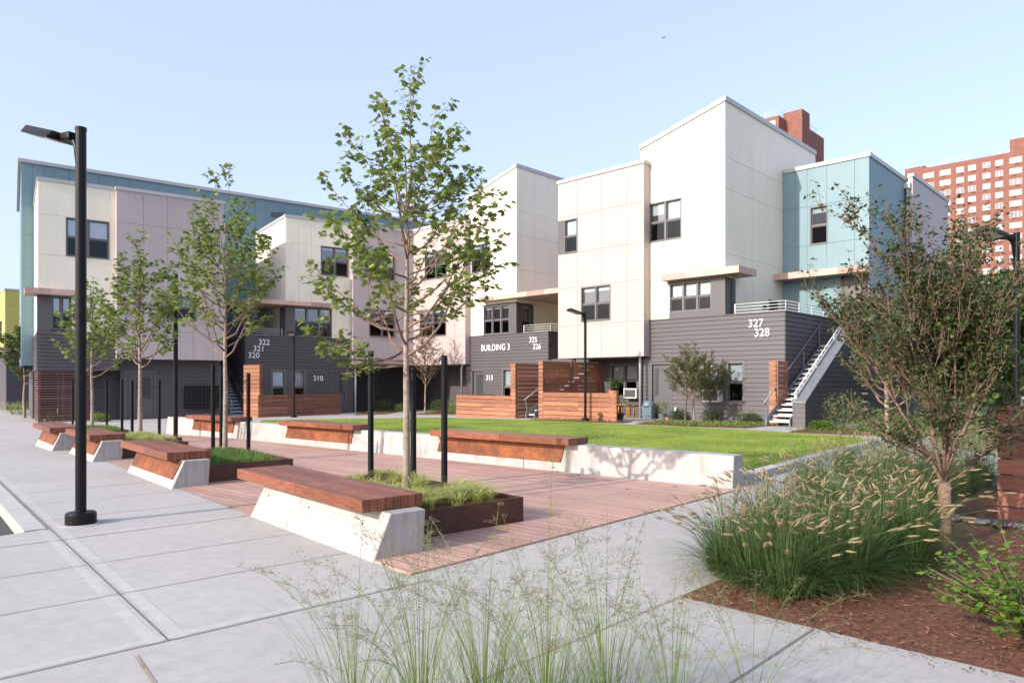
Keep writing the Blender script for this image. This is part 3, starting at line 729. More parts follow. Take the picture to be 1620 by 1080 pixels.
cp.box(p0 + .2, p1 - .2, vp + .3, 8, zp1 - .1, zp1); cp.build('roof', M['coping'], h4)
gp = R.u(892.5, vp)
window(h4, TF(vp), gp, pw1[1], pw1[2], pw1[3], cols=1, blinds=(.46,)); window(h4, TF(vp), *pw2, cols=2, blinds=(.12, .12))
g4 = MB(); g4.box(p0 - .01, gp, vp + .02, vp + .16, pw1[2], pw1[3]); g4.box(p0 - .01, p0 + .1, vp + .16, vp + .9, pw1[2], pw1[3]); g4.build('corner_panel', M['greytrim'], h4)
vr = 1.73                             # back wall of the recess
s4 = MB(); rw = (R.u(967, vr), R.u(1009, vr), R.z(628, R.u(990, vr), vr), R.z(576, R.u(990, vr), vr))
sidingwall(s4, TF(vr), R.u(867, vr), p1 + .2, -.1, zp0 + .03, [rw]); sidingwall(s4, TL(uL + .002), -.02 + .16, vr, -.1, zp0)
s4.build('siding_wall', M['siding'], h4)
window(h4, TF(vr), *rw, cols=2, blinds=(.55, .55), trim=.05)

# ---- building 3 house
h5 = row_root('townhouse', 'white sloping-roofed townhouse with grey base lettered BUILDING 3', R, group=GRP)
v5 = 1.73; a0 = R.u(738, v5); a1 = R.u(817, v5); a2 = R.u(867.5, v5)
z5 = R.z(261, a1, v5); z5l = R.z(314, a0, v5); zq = R.z(524.4, a2, v5); v5e = 10.5
zj5 = [R.z(333, a1, v5), R.z(371, a1, v5), R.z(425, a1, v5)]
w5 = (R.u(746, v5), R.u(776, v5), R.z(431, R.u(760, v5), v5), R.z(386, R.u(760, v5), v5))
bz0, bz1 = R.z(527, a1, v5), R.z(478, a1, v5); b0 = R.u(765, v5)
t5 = lambda a: z5l + (z5 - z5l) * (a - a0) / (a1 - a0)
mb = MB()
panelwall(mb, TF(v5), a0, a1 - .003, zq, t5, [w5, (b0, a1, 0, bz1)], [R.u(776, v5), R.u(795, v5)], zj5)
vb5 = v5 + 1.3
panelwall(mb, TR(a1), v5 + .003, v5e, ZF - .2, z5, [(v5, vb5, 0, bz1)], [R.v(846, a1)], zj5)
panelwall(mb, TL(a0), v5 + .003, v5e, ZF - .2, z5l)
mb.build('panel_wall', M['cream'], h5)
bw = MB(); panelwall(bw, TF(v5 + 3.9), a1 + .003, p0 + 2, ZF - .2, 6.2, [], [a1 + 2.2], [4.6]); bw.build('terrace_back_wall', M['cream'], h5)
c5 = MB(); c5.hexa([(a0 + .2, v5 + .4, 2.7), (a1 - .3, v5 + .4, 2.7), (a1 - .3, v5e, 2.7), (a0 + .2, v5e, 2.7), (a0 + .2, v5 + .4, z5l - .3), (a1 - .3, v5 + .4, z5 - .4), (a1 - .3, v5e, z5 - .4), (a0 + .2, v5e, z5l - .3)]); c5.box(a0 + .2, a2 - .4, v5 + .4, v5e, 0, 2.6); c5.build('inner_wall', M['dark'], h5)
cp = MB(); coping(cp, TF(v5), a0 - .05, a1 + .05, z5l + .02, z5 + .02, .06, .16); coping(cp, TR(a1), v5 + .31, v5e, z5 + .02, z5 + .02, .06, .16)
cp.hexa([(a0, v5 + .3, z5l - .1), (a1 - .3, v5 + .3, z5 - .1), (a1 - .3, v5e, z5 - .1), (a0, v5e, z5l - .1), (a0, v5 + .3, z5l + .03), (a1 - .3, v5 + .3, z5 + .03), (a1 - .3, v5e, z5 + .03), (a0, v5e, z5l + .03)]); cp.build('roof', M['coping'], h5)
d5 = (R.u(746, v5), R.u(767, v5), -.3, R.z(584.5, R.u(755, v5), v5)); g5 = (R.u(795.5, v5), R.u(812, v5), R.z(640, R.u(800, v5), v5), R.z(583.5, R.u(800, v5), v5))
s5 = MB(); sidingwall(s5, TF(v5), a0, a2 - .003, -.4, zq, [d5, g5]); sidingwall(s5, TR(a2), v5 + .003, v5 + 4, -.4, zq); s5.build('siding_wall', M['siding'], h5)
tt = MB(); tt.box(a0, a2 + .035, v5 - .035, v5 + .17, zq - .02, zq + .025); tt.box(a2 - .17, a2 + .035, v5 + .17, v5 + 4, zq - .02, zq + .025); tt.box(a1, a2 + 1.2, v5 + .2, v5 + 4, ZF - .35, ZF - .2); tt.build('terrace', M['siding'], h5)
window(h5, TF(v5), *w5, cols=2, blinds=(.12, .1)); window(h5, TF(v5), b0, a1 - .5, zq + .03, bz1 - .06, cols=3, blinds=(.08, .08, .08)); window(h5, TF(v5), *g5, cols=1, blinds=(.55,), trim=.05)
b_ = MB(); b_.box(b0 - .05, a1 + .02, v5 - .03, v5 + .14, bz1 - .06, bz1 + .03); b_.box(a1 - .499, a1 + .02, v5 - .03, v5 + .16, zq + .025, bz1 - .06); b_.box(a1 - .15, a1 + .02, v5 + .16, v5 + .4, zq - .9, bz1 - .06); b_.box(a1 - .15, a1 + .02, vb5 - .2, vb5, zq - .9, bz1 - .06); b_.build('corner_bay', M['greytrim'], h5)
window(h5, TR(a1), v5 + .4, vb5 - .2, zq - .1, bz1 - .06, cols=1, blinds=(.1,))
door(h5, TF(v5), d5[0], d5[1], -.25, d5[3], lite=(.25, .9, .3, .93), hand=.05)
zc5 = R.z(468.5, R.u(817, v5 - .5), v5 - .5); canopy(h5, R.u(757, v5 - .5), p0 - .02, v5 - .5, v5 + 4, zc5 - .06, zc5 + .18)
railing(h5, [(R.u(829, v5 + .3), v5 + .3), (a2 - .1, v5 + .3), (a2 - .1, v5 + 3.6)], zq + .02, .42)
sign(h5, '325', front_text(R.u(838, v5), v5 - .042, R.z(541.3, R.u(848, v5), v5)), .40)
sign(h5, '326', front_text(R.u(844, v5), v5 - .042, R.z(552.2, R.u(853, v5), v5)), .40)
sign(h5, 'BUILDING 3', front_text(R.u(762, v5), v5 - .042, R.z(554.5, R.u(775, v5), v5)), .47, 'lettering', .86)
sign(h5, '313', front_text(R.u(770, v5), v5 - .042, R.z(601, R.u(777, v5), v5)), .38)
downspout(h5, [(a0 - .1, v5 - .1, R.z(352, a0, v5)), (a0 - .1, v5 - .1, R.z(572, a0, v5)), (a0 - .3, v5 - .1, R.z(582, a0, v5)), (a0 - .3, v5 - .1, -.25)], .055)

# ---- pink middle house
h6 = row_root('townhouse', 'pink panelled box in the courtyard corner, between the mauve wall and the BUILDING 3 house', R, group=GRP)
v6 = 1.35; q1 = R.u(736, v6); q0 = R.u(655, v6); z6 = R.z(345, q1, v6); z60 = R.z(575.5, q1, v6)
wa = (R.u(672, v6), R.u(707, v6), R.z(441, R.u(690, v6), v6), R.z(397, R.u(690, v6), v6)); wb_ = (R.u(664, v6), R.u(706, v6), R.z(532, R.u(690, v6), v6), R.z(488, R.u(690, v6), v6))
mb = MB(); panelwall(mb, TF(v6), q0 - 2, q1 - .003, z60, z6, [wa, wb_], [R.u(x, v6) for x in (672, 700, 719)], [R.z(y, R.u(700, v6), v6) for y in (395, 443, 486, 534)]); panelwall(mb, TR(q1), v6 + .003, v6 + 2.5, z60, z6); mb.box(q0 - 2, q1 - .15, v6 + .16, v6 + 4, z60 + .02, z60 + .14)
mb.build('panel_wall', M['pink'], h6)
c6 = MB(); c6.box(q0 - 2, q1 - .2, v6 + .4, v6 + 6, z60 + .1, z6 - .2); c6.build('inner_wall', M['dark'], h6)
cp = MB(); coping(cp, TF(v6), q0 - 2, q1 + .05, z6, z6); coping(cp, TR(q1), v6 + .31, v6 + 2.5, z6, z6); cp.build('roof', M['coping'], h6)
window(h6, TF(v6), *wa, cols=2); window(h6, TF(v6), *wb_, cols=2)
s6 = MB(); sidingwall(s6, TF(v6 + 2.6), q0 - 3, q1 + 2, -.5, z60 + .03); s6.build('siding_wall', M['siding'], h6)

# ------------------------------------------------------------------ left-hand row
AZC = radians(54.8); Yc = 31.7
Cf = Frame((60 - CX) / FOC * Yc, Yc, sin(AZC), cos(AZC))
def cz(py, px, v=0.0): return Cf.z(py, Cf.u(px, v), v)
GB = -.42
vS = 6.05                    # where the blue block stands behind the cream corner
h7 = row_root('townhouse', 'long blue panelled block rising behind the cream and mauve houses at the left', Cf, group=GRP)
k0 = Cf.u(33.7, vS); k1 = Cf.u(725, vS)
zk0 = cz(253, 33.7, vS); zk1 = cz(331, 535.5, vS)
zkf = lambda a: zk0 + (zk1 - zk0) * (a - k0) / (Cf.u(535.5, vS) - k0)
zkb = cz(578, 33.7, vS)
mb = MB(); jx = [Cf.u(x, vS) for x in (51, 71, 110, 157, 205, 251, 288, 330, 376, 404, 421, 451, 480, 515, 560, 600)]
panelwall(mb, TF(vS), k0 + .003, k1, zkb, zkf, [], jx, [cz(y, 45, vS) for y in (323, 371, 425, 477, 532)])
panelwall(mb, TL(k0), vS + .003, vS + 9, zkb, zk0, [(vS + 3.1, vS + 4.2, 3.4, 4.7)], [vS + 2.4], [cz(y, 45, vS) for y in (323, 371, 425, 477, 532)])
mb.build('panel_wall', M['blue'], h7)
c7 = MB(); c7.box(k0 + .2, k1, vS + .4, vS + 8.8, zkb + .1, min(zk0, zk1) - .4); c7.build('inner_wall', M['dark'], h7)
s7 = MB(); sidingwall(s7, TL(k0 + .5), vS + .2, vS + 9, GB - .1, zkb + .05); sidingwall(s7, TF(vS + .3), k0 + .5, 1, GB - .1, zkb + .03); s7.build('siding_wall', M['siding'], h7)
cp = MB(); coping(cp, TF(vS), k0 - .15, k1, zkf(k0) + .02, zkf(k1) + .02, .08, .16)
cp.hexa([(k0 - .15, vS + .3, zk0 - .1), (k0 + .2, vS + .3, zk0 - .1), (k0 + .2, vS + 9, zk0 - .9), (k0 - .15, vS + 9, zk0 - .9), (k0 - .15, vS + .3, zk0 + .06), (k0 + .2, vS + .3, zk0 + .06), (k0 + .2, vS + 9, zk0 - .74), (k0 - .15, vS + 9, zk0 - .74)]); cp.build('roof', M['coping'], h7)
window(h7, TL(k0), vS + 3.1, vS + 4.2, 3.4, 4.7, cols=1)
vv = MB()
for px in (432, 443): vv.box(Cf.u(px, vS) - .15, Cf.u(px, vS) + .2, vS - .03, vS - .001, cz(343, px, vS), cz(336, px, vS))
vv.build('wall_vent', M['greytrim'], h7)

# ---- cream corner house far left
h8 = row_root('townhouse', 'cream panelled corner house at the left with a slatted screen below', Cf, group=GRP)
e0, e1 = 0.0, Cf.u(185, 0); z8 = cz(282, 60); zpar = cz(522, 60); zs0 = cz(585, 60)
w8 = (Cf.u(104, 0), Cf.u(173, 0), cz(408, 140), cz(347.5, 140)); bz = cz(467, 75)
b8 = Cf.u(113, 0)
zj8 = [cz(338, 60), cz(401, 60)]
mb = MB(); panelwall(mb, TF(0), .003, e1, zpar, z8, [w8, (0, b8, 0, bz)], [Cf.u(x, 0) for x in (121, 174)], zj8)
panelwall(mb, TL(0), .003, vS - .003, zpar, z8, [(0, .9, 0, bz)], [], zj8); mb.build('panel_wall', M['cream'], h8)
c8 = MB(); c8.box(.4, e1, .4, vS, zs0 + .1, z8 - .2); c8.build('inner_wall', M['dark'], h8)
cp = MB(); coping(cp, TF(0), -.05, e1 - .02, z8 + .02, z8 + .02); coping(cp, TL(0), .31, vS, z8 + .02, z8 + .02); cp.build('roof', M['coping'], h8)
s8 = MB(); sidingwall(s8, TF(-.02), -.02, e1, zs0, zpar); sidingwall(s8, TL(-.023), .0, vS, zs0, zpar)
sidingwall(s8, TF(1.0), .8, Cf.u(195, 0), GB - .2, zs0 + .02); s8.box(.05, e1, .1, 1.2, zs0 - .0, zs0 + .1); s8.build('siding_wall', M['siding'], h8)
window(h8, TF(0), *w8, cols=2, blinds=(.48, .48)); window(h8, TF(-.005), .5, b8, zpar + .04, bz - .02, cols=2, blinds=(.45, .45))
b_ = MB(); b_.box(-.02, .499, -.03, .14, zpar, bz); b_.box(-.02, .12, .14, .35, zpar, bz); b_.box(-.02, .12, .75, .9, zpar, bz); b_.build('corner_bay', M['greytrim'], h8)
window(h8, TL(0), .35, .75, zpar + .04, bz - .02, cols=1)
canopy(h8, -.5, b8 + .1, -.5, 1.1, bz, bz + .26)
sl = MB(); ns = 22
for k in range(ns):
    z = GB - .0 + (zs0 - GB) * (k + .5) / ns
    sl.box(-.0, Cf.u(146, 0), .02, .05, z - .028, z + .028); sl.box(-.0, .03, .051, vS, z - .028, z + .028)
sl.build('slat_screen', M['brownslat'], h8)
for a, b in ((0.06, .06), (Cf.u(100, 0), .06), (Cf.u(144, 0), .06), (.06, vS - .1), (.06, vS / 2)):
    pz_ = MB(); pz_.box(a - .04, a + .04, b, b + .08, GB - .1, zs0); pz_.build('screen_post', M['brownslat'], h8)
# ---- mauve box
h9 = row_root('townhouse', 'mauve panelled overhanging box above the grey door and the mailboxes', Cf, group=GRP)
vm = -.45; m0, m1 = Cf.u(184.5, vm), Cf.u(354, vm); z9 = cz(297, 184.5, vm); z90 = cz(570, 354, vm)
wm = (Cf.u(248, vm), Cf.u(311, vm), cz(505, 280, vm), cz(473, 280, vm) + .15)
mb = MB(); panelwall(mb, TF(vm), m0 + .003, m1 - .003, z90, z9, [wm], [Cf.u(x, vm) for x in (227, 265, 306, 336)], [cz(y, 200, vm) for y in (353, 412, 470, 522)])
panelwall(mb, TL(m0), vm + .003, .5, z90, z9); panelwall(mb, TR(m1), vm + .003, 3, z90, z9); mb.box(m0 + .16, m1 - .16, vm + .16, 3, z90 + .02, z90 + .14); mb.build('panel_wall', M['mauve'], h9)
c9 = MB(); c9.box(m0 + .2, m1 - .2, vm + .4, vS, z90 + .15, z9 - .2); c9.build('inner_wall', M['dark'], h9)
cp = MB(); coping(cp, TF(vm), m0 - .05, m1 + .05, z9 + .02, z9 + .02); coping(cp, TR(m1), vm + .31, 3, z9 + .02, z9 + .02); cp.build('roof', M['coping'], h9)
window(h9, TF(vm), *wm, cols=2, blinds=(.0, .0))
vd = .35; dd = (Cf.u(197, vd), Cf.u(247, vd), GB - .3, cz(586, 220, vd))
s9 = MB(); sidingwall(s9, TF(vd), Cf.u(190, vd), m1, GB - .2, z90 + .03, [dd]); sidingwall(s9, TR(m1 - .003), vd + .003, 6, GB - .2, z90 + .03); s9.build('siding_wall', M['siding'], h9)
door(h9, TF(vd), Cf.u(197, vd), Cf.u(247, vd), GB - .03, dd[3], lite=(.35, .88, .48, .9), hand=.05)
mbx = thing('mailbox_unit', 'black wall-mounted bank of mailboxes beside the grey door', 'mailbox', (*Cf.xy(Cf.u(291, vd), vd - .05), 0), Cf.rz)
mw = Cf.u(345, vd) - Cf.u(291, vd); zb0, zb1 = cz(645, 320, vd), cz(610, 320, vd)
q = MB(); q.box(0, mw, -.28, 0, zb0, zb1); q.build('cabinet', M['black'], mbx)
nc, nr = 9, 6
for i in range(nc):
    for j in range(nr):
        d_ = MB(); a = .04 + (mw - .08) * i / nc; z_ = zb0 + .04 + (zb1 - zb0 - .08) * j / nr
        d_.box(a + .01, a + (mw - .08) / nc - .01, -.295, -.281, z_ + .01, z_ + (zb1 - zb0 - .08) / nr - .01); o = d_.build('mailbox_door', M['stake'], mbx)
        kk = MB(); kk.box(a + .04, a + .06, -.305, -.296, z_ + .04, z_ + .06); kk.build('lock', M['steel'], o)
# ---- cream middle house 310
ha = row_root('townhouse', 'cream panelled house with the numbers 320, 321, 322 and 310 on its base', Cf, group=GRP)
va = .25; f0, f1, fs = Cf.u(452, va), Cf.u(559, va), Cf.u(388, va)
za = cz(341, 452, va); zap = cz(533.5, 470, va)
wa1 = (Cf.u(507.5, va), Cf.u(551.5, va), cz(437, 530, va), cz(391, 530, va)); baz = cz(485, 480, va); ba1 = Cf.u(525, va)
zja = [cz(383, 452, va), cz(433, 452, va)]
mb = MB(); panelwall(mb, TF(va), f0 + .003, f1, zap, za, [wa1, (f0, ba1, 0, baz)], [Cf.u(x, va) for x in (472, 493, 530)], zja)
va2 = vS - .55
panelwall(mb, TL(f0), va + .003, va2 + .5, ZF - .5, za, [(va, va + 1.0, 0, baz)], [va + 2.4], zja); mb.build('panel_wall', M['cream'], ha)
cA = MB(); cA.box(f0 + .4, f1, va + .4, vS - .2, 0, za - .2); cA.build('inner_wall', M['dark'], ha)
cp = MB(); coping(cp, TF(va), f0 - .05, f1, za + .02, za + .02); coping(cp, TL(f0), va + .31, va2 + .5, za + .02, za + .02); cp.build('roof', M['coping'], ha)
wg = [(Cf.u(430, va), Cf.u(451, va)), (Cf.u(462, va), Cf.u(483, va))]; gz0, gz1 = cz(640, 455, va), cz(585.5, 455, va)
dA = (Cf.u(524, va), Cf.u(548, va), -.8, cz(585.5, 535, va))
sA = MB(); sidingwall(sA, TF(va), fs, f1, GB - .2, zap, [(a, b, gz0, gz1) for a, b in wg] + [dA]); sidingwall(sA, TL(fs + .003), va + .003, va2 + .5, GB - .2, zap); sA.build('siding_wall', M['siding'], ha)
tA = MB(); tA.box(fs - .035, f1, va - .035, va + .17, zap - .02, zap + .025); tA.box(fs + .1, f0, va + .2, va2 + .5, ZF - .65, ZF - .5); tA.build('terrace', M['siding'], ha)
window(ha, TF(va), *wa1, cols=2, blinds=(.1, .1)); window(ha, TF(va), f0 + .45, ba1, zap + .03, baz - .03, cols=3, blinds=(.08, .0, .06))
for a, b in wg: window(ha, TF(va), a, b, gz0, gz1, cols=1, blinds=(.62,), trim=.05)
cs = MB(); cs.box(wg[0][1] + .052, wg[1][0] - .052, va - .03, va - .001, gz0, gz1); cs.build('window_surround', M['greytrim'], ha)
b_ = MB(); b_.box(f0 - .02, f0 + .449, va - .03, va + .14, zap + .025, baz); b_.box(f0 - .02, f0 + .12, va + .14, va + .4, zap, baz); b_.box(f0 - .02, f0 + .12, va + .8, va + 1, zap, baz); b_.build('corner_bay', M['greytrim'], ha)
window(ha, TL(f0), va + .4, va + .8, zap + .03, baz - .03, cols=1)
door(ha, TF(va), dA[0], dA[1], GB + .02, dA[3], lite=(.55, .85, .5, .93), hand=.05)
canopy(ha, Cf.u(394, va - .5), Cf.u(524, va - .5), va - .5, va2, baz + .0, baz + .22)
railing(ha, [(fs + .1, va + .3), (f0 - .1, va + .3)], zap + .02, .42)
sign(ha, '322', front_text(Cf.u(408.5, va), va - .042, cz(545.5, 420, va)), .42); sign(ha, '321', front_text(Cf.u(400, va), va - .042, cz(555.5, 410, va)), .42)
sign(ha, '320', front_text(Cf.u(392, va), va - .042, cz(566, 403, va)), .42); sign(ha, '310', front_text(Cf.u(495, va), va - .042, cz(602, 505, va)), .40)
downspout(ha, [(f1 + .08, va - .12, cz(576, 560, va)), (f1 + .08, va - .12, GB + .1)], .055, False)
# ---- mauve middle box
hb = row_root('townhouse', 'mauve panelled box behind the tallest young maple, meeting the pink box at the courtyard corner', Cf, group=GRP)
vn = -.2; n0 = Cf.u(558.5, vn); zn = cz(353.5, 560, vn); zn0 = cz(576.5, 600, vn)
# it ends where its plane meets the pink box's plane
px_end = 655; n1 = Cf.u(px_end, vn)
wx = [(Cf.u(584, vn), Cf.u(625, vn), cz(444, 604, vn), cz(401, 604, vn)), (Cf.u(584, vn), Cf.u(625, vn), cz(533, 604, vn), cz(490, 604, vn))]
mb = MB(); panelwall(mb, TF(vn), n0 + .003, n1, zn0, zn, wx, [Cf.u(x, vn) for x in (583, 626)], [cz(y, 600, vn) for y in (398, 446, 487, 535)]); panelwall(mb, TL(n0), vn + .003, 1, zn0, zn); mb.box(n0 + .16, n1, vn + .16, 5, zn0 + .02, zn0 + .14); mb.build('panel_wall', M['mauve'], hb)
cB = MB(); cB.box(n0 + .2, n1, vn + .4, 6, zn0 + .15, zn - .2); cB.build('inner_wall', M['dark'], hb)
cp = MB(); coping(cp, TF(vn), n0 - .05, n1, zn, zn); cp.build('roof', M['coping'], hb)
for q in wx: window(hb, TF(vn), *q, cols=2)
sB = MB(); sidingwall(sB, TF(3.0), n0, n1 + 3, GB - .2, zn0 + .03); sidingwall(sB, TR(f1), va + .16, 3.0, GB - .2, zn0 + .02); sB.build('siding_wall', M['siding'], hb)
# ---- yellow building far left
Yf = Frame((8 - CX) / FOC * 60, 60, sin(radians(48)), cos(radians(48)))
hy = thing('townhouse', 'yellow green panelled building seen far away past the left corner house', 'building', (Yf.o[0], Yf.o[1], 0), Yf.rz, GRP)
zy = Yf.z(457, 0, 0); zy0 = Yf.z(555, 0, 0)
mb = MB(); panelwall(mb, TF(0), .003, 9, zy0, zy, [], [1.2, 2.6, 4.2], [Yf.z(482, 0, 0), Yf.z(507, 0, 0), Yf.z(530, 0, 0)], gap=.03); panelwall(mb, TL(0), .003, 9, zy0, zy, [(2, 3.2, 5, 6.8)], [4], [Yf.z(482, 0, 0), Yf.z(507, 0, 0)], gap=.03); mb.build('panel_wall', M['yellow'], hy)
c_ = MB(); c_.box(.3, 8.8, .3, 9, zy0, zy - .2); c_.build('inner_wall', M['dark'], hy)
s_ = MB(); sidingwall(s_, TF(.1), .1, 9, -1.6, zy0); sidingwall(s_, TL(.1), .1, 9, -1.6, zy0); s_.build('siding_wall', M['siding'], hy)
cp = MB(); coping(cp, TF(0), -.05, 9, zy, zy); coping(cp, TL(0), .31, 9, zy, zy); cp.build('roof', M['coping'], hy)
canopy(hy, -.6, 1.6, -.6, .5, zy0, zy0 + .3); window(hy, TL(0), 2, 3.2, 5, 6.8, cols=1)
# ------------------------------------------------------------------ long concrete wall with seats
wall = thing('concrete_seat_wall', 'long low stained concrete wall between the deck and the lawn', 'wall', (*F_W.o, 0), F_W.rz)
mb = MB(); H = .455
def wsec(x): return [(x, .0, -.06), (x, -.44, -.06), (x, -.36, H), (x, -.055, H)]
seats = [(F_W.u(908, -.0), F_W.u(690, 0)), (F_W.u(567, 0), F_W.u(450, 0)), (F_W.u(376, 0), F_W.u(303, 0))]
xs_ = [0, 3.8, 7.6, 11.4, wl]
for i in range(len(xs_) - 1):
    a, b = xs_[i] + (.004 if i else 0), xs_[i + 1] - .004; A, B = wsec(a), wsec(b)
    mb.hexa([A[0], B[0], B[1], A[1], A[3], B[3], B[2], A[2]])
mb.build('wall_body', M['cast'], wall, bevel=.012)
def seat_top(x0, x1, y0, y1, z0, z1, parent, n=8, mat='ipe'):
    """slats run along x"""
    w_ = (y1 - y0) / n; mb = MB(); L = x1 - x0; xm = x0 + L * .46
    for k in range(n):
        a, b = y0 + k * w_ + .003, y0 + (k + 1) * w_ - .003
        for (s, e) in ((x0, xm - .003), (xm + .003, x1)): mb.box(s, e, a, b, z0, z1)
    o = mb.build('seat', M[mat], parent, bevel=.003)
    return o
for i, (s0, s1) in enumerate(seats):
    lb = ['nearest long wooden seat on the stained concrete wall, before the lawn', 'middle wooden seat on the long concrete wall, seen between the tree stakes', 'farthest wooden seat on the long concrete wall, below the stair'][i]
    c = F_W.xy(s0, 0); t = thing('wall_bench', lb, 'bench', (*c, ter(*c) + 0.0), F_W.rz, 'benches on the concrete wall')
    L = s1 - s0
    seat_top(0, L, -.42, .16, H + .006, H + .115, t)
    mb = MB(); y_ = lambda z: -.055 * (z + .06) / (H + .06) + .002
    zt, zb = H - .008, H - .30
    mb.hexa([(.28, y_(zb), zb), (L - .02, y_(zb), zb), (L - .02, y_(zb) + .018, zb), (.28, y_(zb) + .018, zb), (.22, y_(zt), zt), (L - .10, y_(zt), zt), (L - .10, y_(zt) + .018, zt), (.22, y_(zt) + .018, zt)])
    cp_ = mb.build('rusted_panel', M['corten'], t)
    for x in (.45, L * .5, L - .3):
        bm_ = MB(); bm_.tube([(x, y_(H - .17) + .012, H - .17), (x, y_(H - .17) + .03, H - .17)], .014, 8); bm_.build('bolt', M['steel'], cp_)

# ------------------------------------------------------------------ row of benches by the pavement
AZB = math.atan2(0.755, -0.6557)     # benches' length direction
bench_pts = [((572, 791), 'nearest wooden bench with a full concrete front, beside the tallest young maple', 2.9, False),
             ((263.8, 716), 'second wooden bench from the camera, rusted panel in its concrete base', 2.72, True),
             ((141, 688), 'third wooden bench along the pavement, between the second bench and the farthest', 2.5, True),
             ((78, 676.5), 'farthest wooden bench of the row, near the slatted screen', 2.5, True)]
def Gz(px, py, zz): # point at height zz above the local ground
    p = G(px, py, zz)
    return p
bench_xy = []
for (pp, lb, L, pan) in bench_pts:
    c = Gz(*pp, .5); bench_xy.append(c)
    t = thing('bench', lb, 'bench', (c[0], c[1], ter(*c)), AZB, 'benches along the pavement')
    # local x: away along the row; local -y: towards the plaza... +y is the street side
    seat_top(0, L, -.62, .0, .39, .50, t)
    mb = MB()
    def sec(x, fl): return [(x - fl * .0, -.05 + .12, .0), (x, -.62, .0), (x, -.60, .385), (x, -.10, .385)]
    x0b, x0t, x1b, x1t = -.15, -.15, L - .34, L - .40
    pts = [(x0b, .0, -.05), (x1b, .0, -.05), (x1b, -.52, -.05), (x0b, -.52, -.05), (x0t, -.19, .385), (x1t, -.19, .385), (x1t, -.55, .385), (x0t, -.55, .385)]
    mb.hexa(pts)
    base = mb.build('concrete_base', M['cast'], t, bevel=.012)
    yy = lambda z: pts[0][1] + (pts[4][1] - pts[0][1]) * (z + .05) / .435
    if pan:
        pm = MB(); za_, zb_ = .12, .375
        pm.hexa([(-.03, yy(za_), za_), (L - .45, yy(za_), za_), (L - .45, yy(za_) + .015, za_), (-.03, yy(za_) + .015, za_), (-.09, yy(zb_), zb_), (L - .43, yy(zb_), zb_), (L - .43, yy(zb_) + .015, zb_), (-.09, yy(zb_) + .015, zb_)])
        pn = pm.build('rusted_panel', M['corten'], t)
        for x in (.08, L / 2 - .2, L - .6):
            bm_ = MB(); bm_.tube([(x, yy(.22) + .012, .22), (x, yy(.22) + .03, .22)], .014, 8); bm_.build('bolt', M['steel'], pn)
    else:
        for x in (.22, 1.3, 2.3):
            bm_ = MB(); bm_.tube([(x, yy(.25) - .02, .25), (x, yy(.25) + .003, .25)], .012, 12); bm_.build('form_tie_hole', M['dark'], base)

# ------------------------------------------------------------------ planters
pl_pts = [((828, 786), 'rusted steel planter of yellow-green grass round the tallest young maple'),
          ((463.8, 725.5), 'rusted steel planter of short green grass, second from the camera'),
          ((298, 698.7), 'rusted steel planter of yellow-green grass, third from the camera'),
          ((205, 680), 'rusted steel planter, farthest along the row beside the last benches')]
plant_loc = []
for i, (pp, lb) in enumerate(pl_pts):
    c = Gz(*pp, .27); z0 = ter(*c) + .018
    t = thing('planter', lb, 'planter', (c[0], c[1], z0), AZB, 'planters in the deck')
    # local x away, local +y towards the street
    W, L, h, th = 1.48, 2.75, .255, .02
    mb = MB()
    mb.box(0, th, 0, W, 0, h); mb.box(L - th, L, 0, W, 0, h); mb.box(th, L - th, 0, th, 0, h); mb.box(th, L - th, W - th, W, 0, h)
    mb.build('planter_wall', M['cortendark'], t)
    so = MB(); so.box(th, L - th, th, W - th, .02, h - .05); so.build('soil', M['mulch'], t)
    plant_loc.append((c, z0, W, L, h))

# ------------------------------------------------------------------ lamps
def lamp(loc, label, hgt=4.18, rz_=0, armlen=.25):
    t = thing('street_lamp', label, 'street lamp', loc, rz_, 'black lamp posts')
    mb = MB(); mb.lathe([(.052, .08), (.052, hgt - .02), (.056, hgt - .02), (.056, hgt + .012), (.03, hgt + .02)], n=20); mb.build('pole', M['black'], t)
    mb = MB(); mb.lathe([(.148, 0), (.148, .105), (.135, .125), (.075, .135), (.06, .135)], n=28); mb.build('base_cover', M['black'], t)
    mb = MB(); mb.lathe([(.215, -.02), (.215, .006)], n=32); mb.build('footing', M['edgeband'], t)
    mb = MB(); mb.tube([(-.05, 0, hgt - .42), (-.07, 0, hgt - .2), (-.09, 0, hgt - .13), (-.16, 0, hgt - .08), (-.24, 0, hgt - .06)], [.02, .03, .035, .04, .04], 10); mb.build('arm', M['black'], t)
    mb = MB(); zt = hgt - .015
    # flat wedge luminaire
    def P(x, y, z): return (x, y, z)
    mb.hexa([P(-.74, -.20, zt + .04), P(-.27, -.20, zt - .09), P(-.27, .20, zt - .09), P(-.74, .20, zt + .04), P(-.70, -.16, zt + .12), P(-.27, -.13, zt + .0), P(-.27, .13, zt + .0), P(-.70, .16, zt + .12)])
    mb.box(-.27, -.10, -.07, .07, zt - .09, zt - .01)
    hd = mb.build('lamp_head', M['black'], t, bevel=.012)
    mb = MB(); mb.hexa([P(-.66, -.14, zt + .012), P(-.36, -.14, zt - .072), P(-.36, .14, zt - .072), P(-.66, .14, zt + .012), P(-.66, -.14, zt + .03), P(-.36, -.14, zt - .05), P(-.36, .14, zt - .05), P(-.66, .14, zt + .03)]); mb.build('lens', M['lens'], hd)
    return t
M['lens'] = mottled('lamp_lens', (0.45, 0.42, 0.42), .3, 30, .15)
l1 = G(128, 828); lamp((*l1, 0.0), 'tall black lamp post standing on the pavement in the left foreground', rz_=radians(-26))
